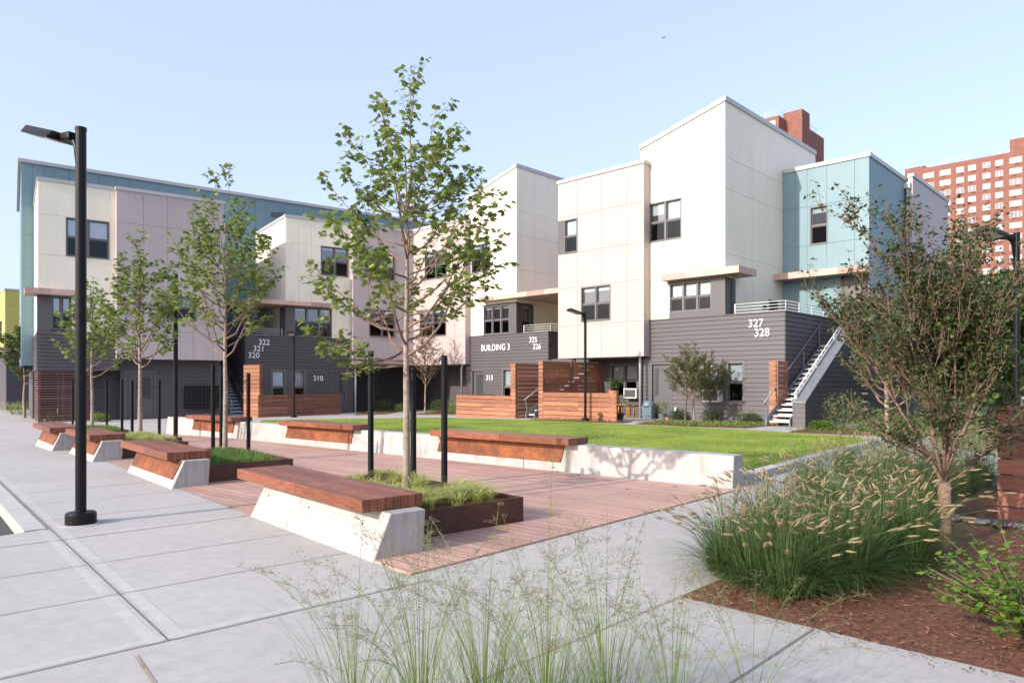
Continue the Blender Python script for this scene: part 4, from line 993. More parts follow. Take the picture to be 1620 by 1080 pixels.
l2 = G(278, 699.5); lamp((*l2, ter(*l2)), 'black lamp post rising behind the second bench, partly in the maple leaves', rz_=radians(-30))
l3 = G(926, 666); lamp((*l3, ter(*l3)), 'black lamp post on the lawn edge before the cedar fence', rz_=radians(25))
l4 = ((465 - CX) / FOC * 34.3, 34.3); lamp((*l4, ter(*l4)), 'slim black lamp post before the building numbered 310', hgt=4.0, rz_=radians(95))
lamp((9.12, 12.85, 0), 'black lamp post behind the shrubby tree at the right edge', rz_=radians(5))

# ------------------------------------------------------------------ cedar fences
def slatwall(root, name, a, b, z0, z1, n, th=.05, both=True, mat='cedar', endw=0):
    """horizontal boards between two plan points"""
    mb = MB(); A, B = Vector((*a, 0)), Vector((*b, 0)); d = (B - A).normalized(); nrm = Vector((-d.y, d.x, 0)) * th / 2
    h = (z1 - z0) / n
    L = (B - A).length; segs = max(1, int(round(L / 1.9)))
    for k in range(n):
        y0, y1 = z0 + k * h + .011, z0 + (k + 1) * h - .011
        for s in range(segs):
            p = A.lerp(B, s / segs) + d * .002; q = A.lerp(B, (s + 1) / segs) - d * .002
            mb.hexa([tuple(p - nrm + Vector((0, 0, y0))), tuple(q - nrm + Vector((0, 0, y0))), tuple(q + nrm + Vector((0, 0, y0))), tuple(p + nrm + Vector((0, 0, y0))),
                     tuple(p - nrm + Vector((0, 0, y1))), tuple(q - nrm + Vector((0, 0, y1))), tuple(q + nrm + Vector((0, 0, y1))), tuple(p + nrm + Vector((0, 0, y1)))])
    return mb.build(name, M[mat], root)
def posts(root, pts, z0, z1, w=.07, mat='brownslat'):
    for p in pts:
        mb = MB(); mb.box(p[0] - w / 2, p[0] + w / 2, p[1] - w / 2, p[1] + w / 2, z0, z1); mb.build('post', M[mat], root)
vf = -3.2
fA0, fA1, fA2 = R.u(722.5, vf), R.u(808, vf), R.u(816, vf)
gz = lambda u, v: ter(*R.xy(u, v))
t = thing('cedar_fence', 'low cedar slat fence left of the stair, before the door numbered 313', 'fence', (*R.o, 0), R.rz, 'cedar slat fences')
zb = gz(fA0, vf) - .02
slatwall(t, 'low_slats', (fA0, vf), (fA1, vf), zb, zb + 1.04, 6); slatwall(t, 'low_slats', (fA0, vf + .03), (fA0, vf + 2.5), zb, zb + 1.04, 6)
posts(t, [(fA0 + .06, vf + .08), ((fA0 + fA1) / 2, vf + .08)], zb, zb + 1.0)
t2 = thing('cedar_screen', 'tall cedar slat screen on the left side of the stair', 'screen', (*R.o, 0), R.rz, 'cedar slat fences')
for k in range(14):
    pass
slatwall(t2, 'front_slats', (fA1 + .005, vf), (fA2, vf), zb, zb + 2.42, 14); slatwall(t2, 'side_slats', (fA2 - .025, vf + .03), (fA2 - .025, vf + 4.2), zb, zb + 2.42, 14)
posts(t2, [(fA2 - .10, vf + .1), (fA2 - .09, vf + 2), (fA2 - .09, vf + 4)], zb, zb + 2.4)
gB0, gB1, gB2 = R.u(852.5, vf), R.u(859.5, vf), R.u(976, vf)
zb2 = gz(gB0, vf) - .02
t3 = thing('cedar_screen', 'tall cedar slat screen on the right side of the stair, behind the black lamp post', 'screen', (*R.o, 0), R.rz, 'cedar slat fences')
slatwall(t3, 'front_slats', (gB0, vf), (gB1 - .005, vf), zb2, zb2 + 2.42, 14); slatwall(t3, 'side_slats', (gB0 + .025, vf + .03), (gB0 + .025, vf + 4.4), zb2, zb2 + 2.42, 14)
posts(t3, [(gB0 + .09, vf + .1), (gB0 + .09, vf + 2), (gB0 + .1, vf + 4.1)], zb2, zb2 + 2.4)
t4 = thing('cedar_fence', 'low cedar slat fence with potted plants at its right end', 'fence', (*R.o, 0), R.rz, 'cedar slat fences')
slatwall(t4, 'low_slats', (gB1 + .002, vf), (gB2, vf), zb2 + .03, zb2 + 1.13, 6)
posts(t4, [(gB1 + .1, vf + .08), ((gB1 + gB2) / 2, vf + .08), (gB2 - .1, vf + .08)], zb2, zb2 + 1.1)
t5 = thing('cedar_screen', 'narrow cedar slat screen on the grey siding by the outdoor stair', 'screen', (*R.o, 0), R.rz, 'cedar slat fences')
un0, un1 = R.u(1217, -.9), R.u(1229.5, -.9)
slatwall(t5, 'front_slats', (un0, -.9), (un1 - .03, -.9), 0, 2.24, 13); slatwall(t5, 'side_slats', (un1, -.9), (un1, -.03), 0, 2.24, 13)
posts(t5, [(un1 - .08, -.8)], 0, 2.2)
# courtyard-left patio fence
pA = ((408 - CX) / FOC * 34.9, 34.9); pB = ((538 - CX) / FOC * 38.9, 38.9)
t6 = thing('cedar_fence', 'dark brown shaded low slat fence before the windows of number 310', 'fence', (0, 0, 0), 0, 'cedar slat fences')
slatwall(t6, 'low_slats', pA, pB, -.30, .88, 6, mat='shadecedar'); posts(t6, [(pA[0] + .1, pA[1] + .2), (pB[0] - .05, pB[1] + .05)], -.3, .85)
t7 = thing('cedar_screen', 'tall orange slat screen at the foot of the shaded stair on the left', 'screen', (0, 0, 0), 0, 'cedar slat fences')
q0_ = ((386 - CX) / FOC * 35.6, 35.6); q1_ = ((411 - CX) / FOC * 34.95, 34.95); q2_ = ((416 - CX) / FOC * 35.6, 35.6)
slatwall(t7, 'front_slats', q0_, q1_, -.30, 2.35, 14); slatwall(t7, 'side_slats', (q1_[0] + .03, q1_[1] + .05), q2_, -.30, 2.35, 14, mat='shadecedar')  # side slats use the cedar colour with shade painted in
posts(t7, [(q1_[0] - .1, q1_[1] + .12)], -.3, 2.3)
# ------------------------------------------------------------------ stairs
def stair(name, label, fr, u0, u1, v0, z0, z1, run, rails, grp='outdoor stairs', rmat='steel', dirn=1, curb=None):
    t = thing(name, label, 'stair', (*fr.o, 0), fr.rz, grp)
    n = int(round((z1 - z0) / .178)); rise = (z1 - z0) / n; tr_ = run / n
    for k in range(n):
        mb = MB(); z = z0 + rise * (k + 1); v = v0 + tr_ * k
        mb.box(u0 + .04, u1 - .04, v, v + tr_ + .03, z - .045, z); mb.box(u0 + .04, u1 - .04, v + tr_ - .01, v + tr_, z - .0, z + .05); mb.build('tread', M['steeltread'], t)
    for a in (u0, u1):
        mb = MB()
        mb.hexa([(a - .02, v0 - .15, z0), (a + .02, v0 - .15, z0), (a + .02, v0 + run, z1 - .12), (a - .02, v0 + run, z1 - .12), (a - .02, v0 - .15, z0 + .26), (a + .02, v0 - .15, z0 + .26), (a + .02, v0 + run, z1 + .14), (a - .02, v0 + run, z1 + .14)])
        mb.build('stringer', M[rmat], t)
    for (a, hh) in rails:
        mb = MB(); sl_ = (z1 - z0) / run
        top = lambda v: z0 + (v - v0) * sl_ + hh
        mb.tube([(a, v0 - .25, top(v0 - .25)), (a, v0 + run, top(v0 + run))], .026, 8)
        for q in range(4):
            v = v0 + .0 + (run - .2) * q / 3; mb.bar((a, v, top(v) - hh), (a, v - (.0 if q else .15), top(v - (.0 if q else .15))), .04)
        mb.build('handrail', M[rmat], t)
    return t
M['steeltread'] = mottled('steel_tread', (0.50, 0.51, 0.52), .06, 5, .5)
slp = 1.05
st = stair('outdoor_stair', 'bright galvanised outdoor stair rising beside the numbers 327 and 328', R, .08, R.u(1252, -1.6), -1.6, 0.0, ZF + .05, 4.9, [(.05, .92)])
# siding-clad side wall of the stair with a sloping metal cap
uw0 = R.u(1254, -1.62); uw1 = R.u(1273, -1.62); hz0 = R.z(637, uw0, -1.62)
cb = MB(); vw0, vw1 = -1.62, 3.9; s_ = (ZF + .05) / 4.9
ztop = lambda v: hz0 + (v - vw0) * s_
nb = int((ztop(vw1)) / .168) + 1
for k in range(nb):                  # lap boards of the side face, clipped under the slope
    z_a, z_b = k * .168, (k + 1) * .168
    va_ = max(vw0, vw0 + (z_b - hz0) / s_)
    va0 = max(vw0, vw0 + (z_a - hz0) / s_)
    if va_ >= vw1: break
    cb.hexa([(uw0, va0, z_a), (uw1 + .022, va0, z_a), (uw1 + .022, vw1, z_a), (uw0, vw1, z_a), (uw0, va_, z_b), (uw1, va_, z_b), (uw1, vw1, z_b), (uw0, vw1, z_b)])
nf = int(hz0 / .168) + 1
for k in range(nf):
    z_a, z_b = k * hz0 / nf, (k + 1) * hz0 / nf
    cb.hexa([(uw0 - .003, vw0 - .024, z_a), (uw1 + .024, vw0 - .024, z_a), (uw1 + .024, vw0 - .001, z_a), (uw0 - .003, vw0 - .001, z_a), (uw0 - .003, vw0 - .006, z_b), (uw1 + .024, vw0 - .006, z_b), (uw1 + .024, vw0 - .001, z_b), (uw0 - .003, vw0 - .001, z_b)])
cb.build('clad_side_wall', M['siding'], st)
mb = MB(); mb.hexa([(uw0 - .03, vw0 - .05, hz0), (uw1 + .05, vw0 - .05, hz0), (uw1 + .05, vw1, ztop(vw1)), (uw0 - .03, vw1, ztop(vw1)), (uw0 - .03, vw0 - .05, hz0 + .05), (uw1 + .05, vw0 - .05, hz0 + .05), (uw1 + .05, vw1, ztop(vw1) + .05), (uw0 - .03, vw1, ztop(vw1) + .05)]); mb.build('metal_cap', M['steel'], st)
mb = MB(); um = (uw0 + uw1) / 2
for dh in (.30, .12): mb.tube([(uw0 + .06, vw0 + .0, ztop(vw0) + dh), (uw0 + .06, vw1, ztop(vw1) + dh)], .026, 8)
for q in range(4):
    v = vw0 + .12 + (vw1 - vw0 - .2) * q / 3; mb.box(uw0 + .02, uw0 + .10, v - .04, v + .04, ztop(v) + .03, ztop(v) + .30)
mb.build('handrail', M['rail'], st)
# middle stair between the cedar screens
uS0, uS1 = R.u(838, vf + .5), R.u(853, vf + .5)
stair('outdoor_stair', 'dim outdoor stair with steel rail between the two tall cedar screens', R, uS0, uS1 - .05, vf + .4, gz(uS0, vf), 2.6, 5, [(uS0, .9)])
# left stair in the shade
us0, us1 = Cf.u(354, 1) + .15, Cf.u(387, 1) - .15
stair('outdoor_stair', 'dark shaded outdoor stair between the mauve box and number 320', Cf, us0, us1, .3, GB + .02, 2.4, 4.9, [(us0 + .05, .9), (us1 - .03, .9)])

# ------------------------------------------------------------------ small things by the patio
def ac_unit(fr, u, v, z, w, h, label):
    t = thing('air_conditioner', label, 'air conditioner', (*fr.xy(u, v), z), fr.rz, 'window air conditioners')
    mb = MB(); mb.box(0, w, -.38, .03, 0, h); mb.build('case', M['white'], t, bevel=.012)
    g = MB(); g.box(.05, w - .05, -.388, -.381, .05, h - .05); gr = g.build('grille', M['greytrim'], t)
    for k in range(9):
        pass
    f = MB(); 
    for k in range(9):
        z_ = .06 + (h - .12) * k / 8; f.box(.05, w - .05, -.394, -.3885, z_ - .006, z_ + .006)
    f.build('fin', M['screen'], gr); return t
ac_unit(R, R.u(1110.5, -.39), .0 + .0, R.z(635, R.u(1124, 0), 0), R.u(1137, 0) - R.u(1111.5, 0), .46, 'white air conditioner in the window behind the thin courtyard trees')
ac_unit(R, R.u(983, vr - .4) + .1, vr, R.z(629.5, R.u(995, vr), vr), .68, .44, 'white air conditioner in the patio window under the pink box')
# stool / table
def stool(x, y, rz_, w, h, label, cat):
    t = thing('side_table', label, cat, (x, y, ter(x, y)), rz_, 'yellow patio tables')
    mb = MB(); mb.box(-w / 2, w / 2, -.19, .19, h - .035, h); mb.build('tabletop', M['yellowwood'], t, bevel=.01)
    for sx in (-1, 1):
        mb = MB(); pts = []
        for k in range(9):
            a = pi * k / 8; pts.append((sx * (w / 2 - .04), -.15 * cos(a), (h - .17) + .13 * sin(a)))
        mb.tube([(sx * (w / 2 - .04), -.16, 0)] + pts + [(sx * (w / 2 - .04), .16, 0)], .022, 8); mb.build('leg', M['yellowwood'], t)
M['yellowwood'] = mottled('yellow_painted_wood', (0.62, 0.27, 0.03), .1, 6, .45)
px_, py_ = R.xy(R.u(988, .2), .2); stool(px_, py_, R.rz + .1, .5, .55, 'yellow bentwood side table on the patio, the left one', 'side table')
px_, py_ = R.xy(R.u(1003, .35), .35); stool(px_, py_, R.rz - .3, .42, .52, 'orange brown side table on the patio, beside the downspout', 'side table')
def pot(x, y, r, h, mat, label, kind='potted_plant', ph=.35, lm='leaf2', n=120, fl=None, seed=1):
    rg = random.Random(seed)
    t = thing(kind, label, 'potted plant', (x, y, ter(x, y)), 0, 'potted plants by the patio')
    mb = MB(); mb.lathe([(r * .72, 0), (r, h * .96), (r * 1.06, h * .96), (r * 1.06, h), (r * .9, h), (r * .9, h * .93)], n=14); mb.build('pot', mat, t)
    mb = MB()
    for _ in range(n):
        a = rg.uniform(0, 2 * pi); rr = r * 1.5 * sqrt(rg.random()); z = h + ph * rg.random() ** .7
        leaf(mb, (rr * cos(a), rr * sin(a), z), rg, .07)
    mb.build('foliage', M[lm], t)
    st_ = MB()
    for k in range(4): st_.tube([(0, 0, h * .9), (r * .6 * cos(k * 1.6), r * .6 * sin(k * 1.6), h + ph * .8)], .006, 5)
    st_.build('stem', M['twig'], t)
    if fl:
        mb = MB()
        for _ in range(18):
            a = rg.uniform(0, 2 * pi); rr = r * 1.3 * sqrt(rg.random()); leaf(mb, (rr * cos(a), rr * sin(a), h + ph * rg.uniform(.7, 1.1)), rg, .06)
        mb.build('flower', fl, t)
MAPLE = [(0, 0), (.16, -.02), (.50, .12), (.34, .34), (.62, .55), (.28, .58), (.0, 1.0), (-.28, .58), (-.62, .55), (-.34, .34), (-.50, .12), (-.16, -.02)]
def leaf(mb, c, rg, s, shape=0, droop=.5):
    """a folded leaf blade at c"""
    a = rg.uniform(0, 2 * pi); pit = rg.uniform(-1.1, .4) * droop - .2; s *= rg.uniform(.7, 1.25)
    dx, dy = cos(a) * cos(pit), sin(a) * cos(pit); dz = sin(pit)
    roll = rg.uniform(-.7, .7); sx, sy = -sin(a), cos(a)
    ux, uy, uz = sx * cos(roll), sy * cos(roll), sin(roll)
    if shape == 1:
        n = len(mb.v)
        for (x, y) in MAPLE:
            k = abs(x) * .25
            mb.v.append((c[0] + s * (dx * y + ux * x), c[1] + s * (dy * y + uy * x), c[2] + s * (dz * y + uz * x - k)))
        mb.f.append(tuple(range(n, n + 12))); mb.m.append(0); mb.sm.append(False)
    else:
        n = len(mb.v)
        for (x, y) in ((0, 0), (.32, .45), (0, 1), (-.32, .45)):
            mb.v.append((c[0] + s * (dx * y + ux * x), c[1] + s * (dy * y + uy * x), c[2] + s * (dz * y + uz * x) - s * abs(x) * .3))
        mb.f.append((n, n + 1, n + 2, n + 3)); mb.m.append(0); mb.sm.append(False)
M['potblack'] = mottled('black_plastic_pot', (0.02, 0.02, 0.022), .1, 4, .4)
M['potgrey'] = mottled('grey_green_pot', (0.10, 0.12, 0.11), .1, 4, .5)
M['potred'] = mottled('terracotta_pot', (0.42, 0.16, 0.10), .1, 4, .7)
M['potwhite'] = mottled('pale_pot', (0.55, 0.55, 0.58), .1, 4, .5)
M['petal'] = mottled('orange_petal', (0.75, 0.12, 0.06), .2, 9, .5)
M['petaly'] = mottled('yellow_petal', (0.75, 0.55, 0.05), .2, 9, .5)
def gp(px, py): return G(px, py)
x, y = gp(981, 665); pot(x, y, .16, .30, M['potblack'], 'leafy plant in a black pot at the right end of the cedar fence', ph=.75, n=200, seed=3)
x, y = gp(958.5, 666); pot(x, y, .09, .14, M['potwhite'], 'small potted plant with red flowers before the cedar fence', ph=.28, n=70, fl=M['petal'], seed=4)
x, y = gp(949, 666.5); pot(x, y, .08, .10, M['potblack'], 'small green potted plant beside the red flowered pot', ph=.24, n=60, seed=5)
x, y = gp(1048, 666); pot(x, y, .17, .30, M['potgrey'], 'yellow flowering plant in a grey pot by the grey door', ph=.45, n=200, fl=M['petaly'], lm='leafbright', seed=6)
x, y = gp(1056, 666.5); pot(x, y, .10, .16, M['potred'], 'small plant in a terracotta pot beside the grey pot', ph=.15, n=40, seed=7)
M['binblue'] = mottled('blue_grey_plastic', (0.13, 0.17, 0.21), .05, 4, .5)
# plant on the fence end (bonsai-like) and bin
up = R.u(972, vf + .3); t = thing('potted_plant', 'bushy plant in a pinkish pot on the patio, above the cedar fence end', 'potted plant', (*R.xy(R.u(971, -.9), -.9), 0), 0, 'potted plants by the patio')
mb = MB(); mb.lathe([(.12, .0), (.12, .95), (.2, .98), (.22, 1.15), (.2, 1.15)], n=14); mb.build('pot_stand', M['potred'], t)
mb = MB(); rg = random.Random(8)
for _ in range(260):
    a = rg.uniform(0, 2 * pi); rr = .36 * sqrt(rg.random()); leaf(mb, (rr * cos(a), rr * sin(a), 1.25 + .42 * rg.random()), rg, .08)
mb.build('foliage', M['leaf2'], t)
t = thing('storage_bin', 'blue-grey storage bin standing beside the grey door', 'bin', (*R.xy(R.u(1016, -.45), -.45), 0), R.rz)
mb = MB(); mb.hexa([(0, 0, 0), (.42, 0, 0), (.42, .3, 0), (0, .3, 0), (-.03, -.02, .52), (.45, -.02, .52), (.45, .3, .52), (-.03, .3, .52)])
for k in range(3): mb.box(-.035, .455, -.03, .305, .12 + k * .15, .15 + k * .15)
mb.build('bin_body', M['binblue'], t, bevel=.01); mb = MB(); mb.lathe([(.23, .5), (.25, .55), (.22, .66), (.12, .74)], (.21, .14, 0), n=16); mb.build('lid', M['binblue'], t)
# ------------------------------------------------------------------ tree stakes
stake_sets = [((643, 771), [(586.6, 759), (654, 762), (703, 771)], [555, 585, 562], 'tall black stakes chained to the tallest maple'),
              ((356, 715), [(337, 715), (350, 707), (393, 713)], [575, 580, 590], 'x'), ((221.7, 689), [(193, 683), (209, 689), (252, 689)], [600, 605, 601], 'x'), ((145.7, 677), [(115, 672), (133, 679), (169, 676)], [604, 606, 604], 'x')]
tree_xy = []
snm = [['left', 'middle, right behind the trunk,', 'right']]
ordn = ['tallest maple nearest the camera', 'second maple from the camera', 'third maple from the camera', 'farthest maple of the planter row']
for i, (tp, sps, tops, _) in enumerate(stake_sets):
    tx, ty = Gz(*tp, .22); tree_xy.append((tx, ty))
    for j, (sp, tpy) in enumerate(zip(sps, tops)):
        x, y = Gz(*sp, .22)
        z1 = EYE + (HOR - tpy) / FOC * y if i < 3 else 1.5
        z1 = min(max(z1, 1.55), 1.95)
        t = thing('tree_stake', 'black square stake, the %s one holding the %s' % (['left', 'rear', 'right'][j], ordn[i]), 'stake', (x, y, ter(x, y) + .15), R.rz, 'black tree stakes')
        mb = MB(); mb.box(-.027, .027, -.027, .027, 0, z1 - .15 - ter(x, y)); mb.build('post', M['stake'], t)
        # chain: links from stake to trunk
        a = Vector((0, 0, z1 - .28 - ter(x, y))); d = Vector((tx - x, ty - y, .12 if j == 0 else -.05)); dl = Matrix.Rotation(-R.rz, 3, 'Z') @ d
        L = d.length; nl = max(3, int(L / .055)); mb = MB()
        for k in range(nl):
            t0, t1 = (k + .05) / nl, (k + 1.05) / nl
            p = a + dl * t0 + Vector((0, 0, -.05 * sin(pi * t0))); q = a + dl * min(1, t1) + Vector((0, 0, -.05 * sin(pi * min(1, t1))))
            if i == 0:
                tw = Vector((0, 0, .014)) if k % 2 else Vector((dl.y, -dl.x, 0)).normalized() * .014
                mb.tube([p + tw, q + tw], .005, 5); mb.tube([p - tw, q - tw], .005, 5); mb.tube([p - tw, p + tw], .005, 5); mb.tube([q - tw, q + tw], .005, 5)
            else: mb.tube([p, q], .008, 5)
        mb.build('chain', M['stake'], t)

# ------------------------------------------------------------------ brick towers
def brickmat():
    m, nt, p = new_mat('red_brick')
    v = mapping(nt, (1, 1, 1)); n = noise(nt, 1.5, 5, vec=v); n2 = noise(nt, .08, 3, vec=v)
    vh = mapping(nt, (.3, .3, 9)); n3 = noise(nt, 1.2, 3, vec=vh)
    r = ramp(nt, n.outputs['Fac'], [(.3, (.20, .085, .065)), (.7, (.28, .12, .092))])
    mx = nt.nodes.new('ShaderNodeMixRGB'); mx.blend_type = 'MULTIPLY'; mx.inputs[0].default_value = .6
    nt.links.new(r.outputs[0], mx.inputs[1]); nt.links.new(ramp(nt, n3.outputs['Fac'], [(.3, (.8, .8, .8)), (.7, (1.15, 1.15, 1.15))]).outputs[0], mx.inputs[2])
    nt.links.new(mx.outputs[0], p.inputs['Base Color']); p.inputs['Roughness'].default_value = .9; return m
M['brick'] = brickmat()
M['brickdark'] = mottled('brick_band', (.20, .07, .055), .1, 3, .9)
M['towerframe'] = mottled('tower_window_frame', (0.42, 0.42, 0.42), .05, 3, .5)
M['paleglass'] = mottled('curtained_pane', (0.30, 0.32, 0.35), .25, 1.5, .25)
M['palerglass'] = mottled('open_pane', (0.13, 0.14, 0.17), .3, 1.5, .2)
T2 = Frame((1436 - CX) / FOC * 195, 195, UX, UY)
tw = thing('brick_tower', 'very tall red brick apartment tower with rows of white windows at the right', 'building', (*T2.o, 0), T2.rz, 'red brick towers')
zt2 = T2.z(271, 0, 0); uend = T2.u(1700, 0)
mb = MB(); mb.box(0, uend, 0, 16, 0, zt2); ub = T2.u(1597, 0); mb.box(ub, uend, .2, 10, zt2, zt2 + 3.2); mb.box(-.9, T2.u(1462, 0), .8, 10, zt2 - 1, zt2 + .9); mb.box(-.9, -.0, .8, 12, 0, zt2 - 1); mb.build('brick_wall', M['brick'], tw)
colsx = [(1460.5, 1477.5), (1486.5, 1504), (1513, 1525), (1531.5, 1544), (1554.5, 1567), (1574.5, 1587), (1597, 1617)]
for (a, b) in colsx:
    ua, ub_ = T2.u(a, 0), T2.u(b, 0)
    for k in range(14):
        z1 = zt2 - 1.45 - k * 2.72; z0 = z1 - 1.45
        mb = MB(); mb.box(ua, ub_, -.03, .04, z0, z1); uq = (ua + ub_) / 2 + (.3 if (k + int(a)) % 2 else -.35); mb.box(uq - .38, uq + .38, -.16, .03, z0 - .42, z0 - .06, 1)
        nn = 3 if ub_ - ua > 2.6 else 2
        w_ = mb.build('window', [M['towerframe'], M['brickdark']], tw)
        g = MB()
        for q in range(nn):
            l = ua + (ub_ - ua) * q / nn + .10; r_ = ua + (ub_ - ua) * (q + 1) / nn - .10
            g.box(l, r_, -.06, -.031, z0 + .10, z0 + .66); g.box(l, r_, -.06, -.031, z0 + .76, z1 - .10)
        g.build('pane', M['paleglass'] if (k * 7 + int(a)) % 3 else M['palerglass'], w_)
mb = MB(); mb.tube([(0, .2, zt2 + 1.0), (T2.u(1597, 0), .2, zt2 + 1.0)], .05, 4)
for k in range(22): mb.tube([(T2.u(1597, 0) * k / 21, .2, zt2), (T2.u(1597, 0) * k / 21, .2, zt2 + 1.0)], .04, 4)
mb.build('roof_railing', M['rail'], tw)
mb = MB(); um = T2.u(1613, 0)
mb.box(um, um + 3, 2, 4, zt2 + 3.2, zt2 + 4.6); mb.build('roof_tank', M['steel'], tw)
T1 = Frame((1232 - CX) / FOC * 150, 150, UX, UY)
t1 = thing('brick_tower', 'red brick tower whose top shows behind the tall white house', 'building', (*T1.o, 0), T1.rz, 'red brick towers')
za_ = T1.z(182.6, 0, 0); mb = MB(); vv1 = T1.v(1263, 0); mb.box(-9, 0, 0, 22, 0, za_)
s0_, s1_ = T1.u(1239, 3.5), T1.u(1269, 3.5); zs_ = T1.z(172, s1_, 3.5); vs_ = T1.v(1281, s1_)
mb.box(s0_, s1_, 3.5, vs_, 0, zs_); ve_ = T1.v(1303.5, s1_ - .3); zc_ = T1.z(203, s1_ - .3, vs_); mb.box(s0_, s1_ - .3, vs_, ve_, 0, zc_)
mb.build('brick_wall', M['brick'], t1)
mb = MB(); wz1 = T1.z(190, -.8, 0); mb.box(-3.4, -.7, -.04, .05, wz1 - 1.5, wz1); w_ = mb.build('window', M['towerframe'], t1)
g = MB(); 
for q in range(3): g.box(-3.3 + q * .88, -2.6 + q * .88, -.07, -.041, wz1 - 1.38, wz1 - .12)
g.build('pane', M['paleglass'], w_)
for zz in (T1.z(204, 0, 9), T1.z(222, 0, 9)):
    mb = MB(); mb.box(.0, .05, 13, 15.5, zz - 1.4, zz); mb.build('window', M['screen'], t1)
mb = MB()
mb.tube([(-5, .2, za_ + 1.1), (-.1, .2, za_ + 1.1), (-.1, 4, za_ + 1.1)], .04, 4); mb.tube([(-5, .2, za_ + .55), (-.1, .2, za_ + .55), (-.1, 4, za_ + .55)], .03, 4)
for k in range(6): mb.tube([(-5 + 4.9 * k / 5, .2, za_), (-5 + 4.9 * k / 5, .2, za_ + 1.1)], .04, 4)
mb.tube([(s1_ - .4, vs_, zc_ + 1.1), (s1_ - .4, ve_ - 3, zc_ + 1.1)], .04, 4)
for k in range(5): mb.tube([(s1_ - .4, vs_ + (ve_ - 3 - vs_) * k / 4, zc_), (s1_ - .4, vs_ + (ve_ - 3 - vs_) * k / 4, zc_ + 1.1)], .04, 4)
mb.build('roof_railing', M['rail'], t1)
M['planegrey'] = mottled('airliner_grey', (0.25, 0.25, 0.28), .05, 4, .5)
# airliner
ax, ay = (1049.5 - CX) / FOC * 1100, 1100
ap = thing('airplane', 'tiny airliner high in the sky above the white house', 'airplane', (ax, ay, EYE + (604 - 60) / FOC * 1100), radians(20))
mb = MB(); mb.tube([(-4, 0, 0), (-3.4, 0, .1), (2.5, 0, .1), (4, 0, .5)], [.1, .45, .45, .1], 8); mb.build('fuselage', M['planegrey'], ap)
for s in (-1, 1):
    mb = MB(); mb.hexa([(-.8, 0, 0), (.9, 0, 0), (1.9, s * 4, .3), (1.3, s * 4, .3), (-.8, 0, .15), (.9, 0, .15), (1.9, s * 4, .38), (1.3, s * 4, .38)]); mb.build('wing', M['planegrey'], ap)
mb = MB(); mb.hexa([(2.8, -.06, .4), (3.9, -.06, .4), (3.9, .06, .4), (2.8, .06, .4), (3.7, -.04, 1.8), (4.3, -.04, 1.8), (4.3, .04, 1.8), (3.7, .04, 1.8)]); mb.build('tail_fin', M['planegrey'], ap)
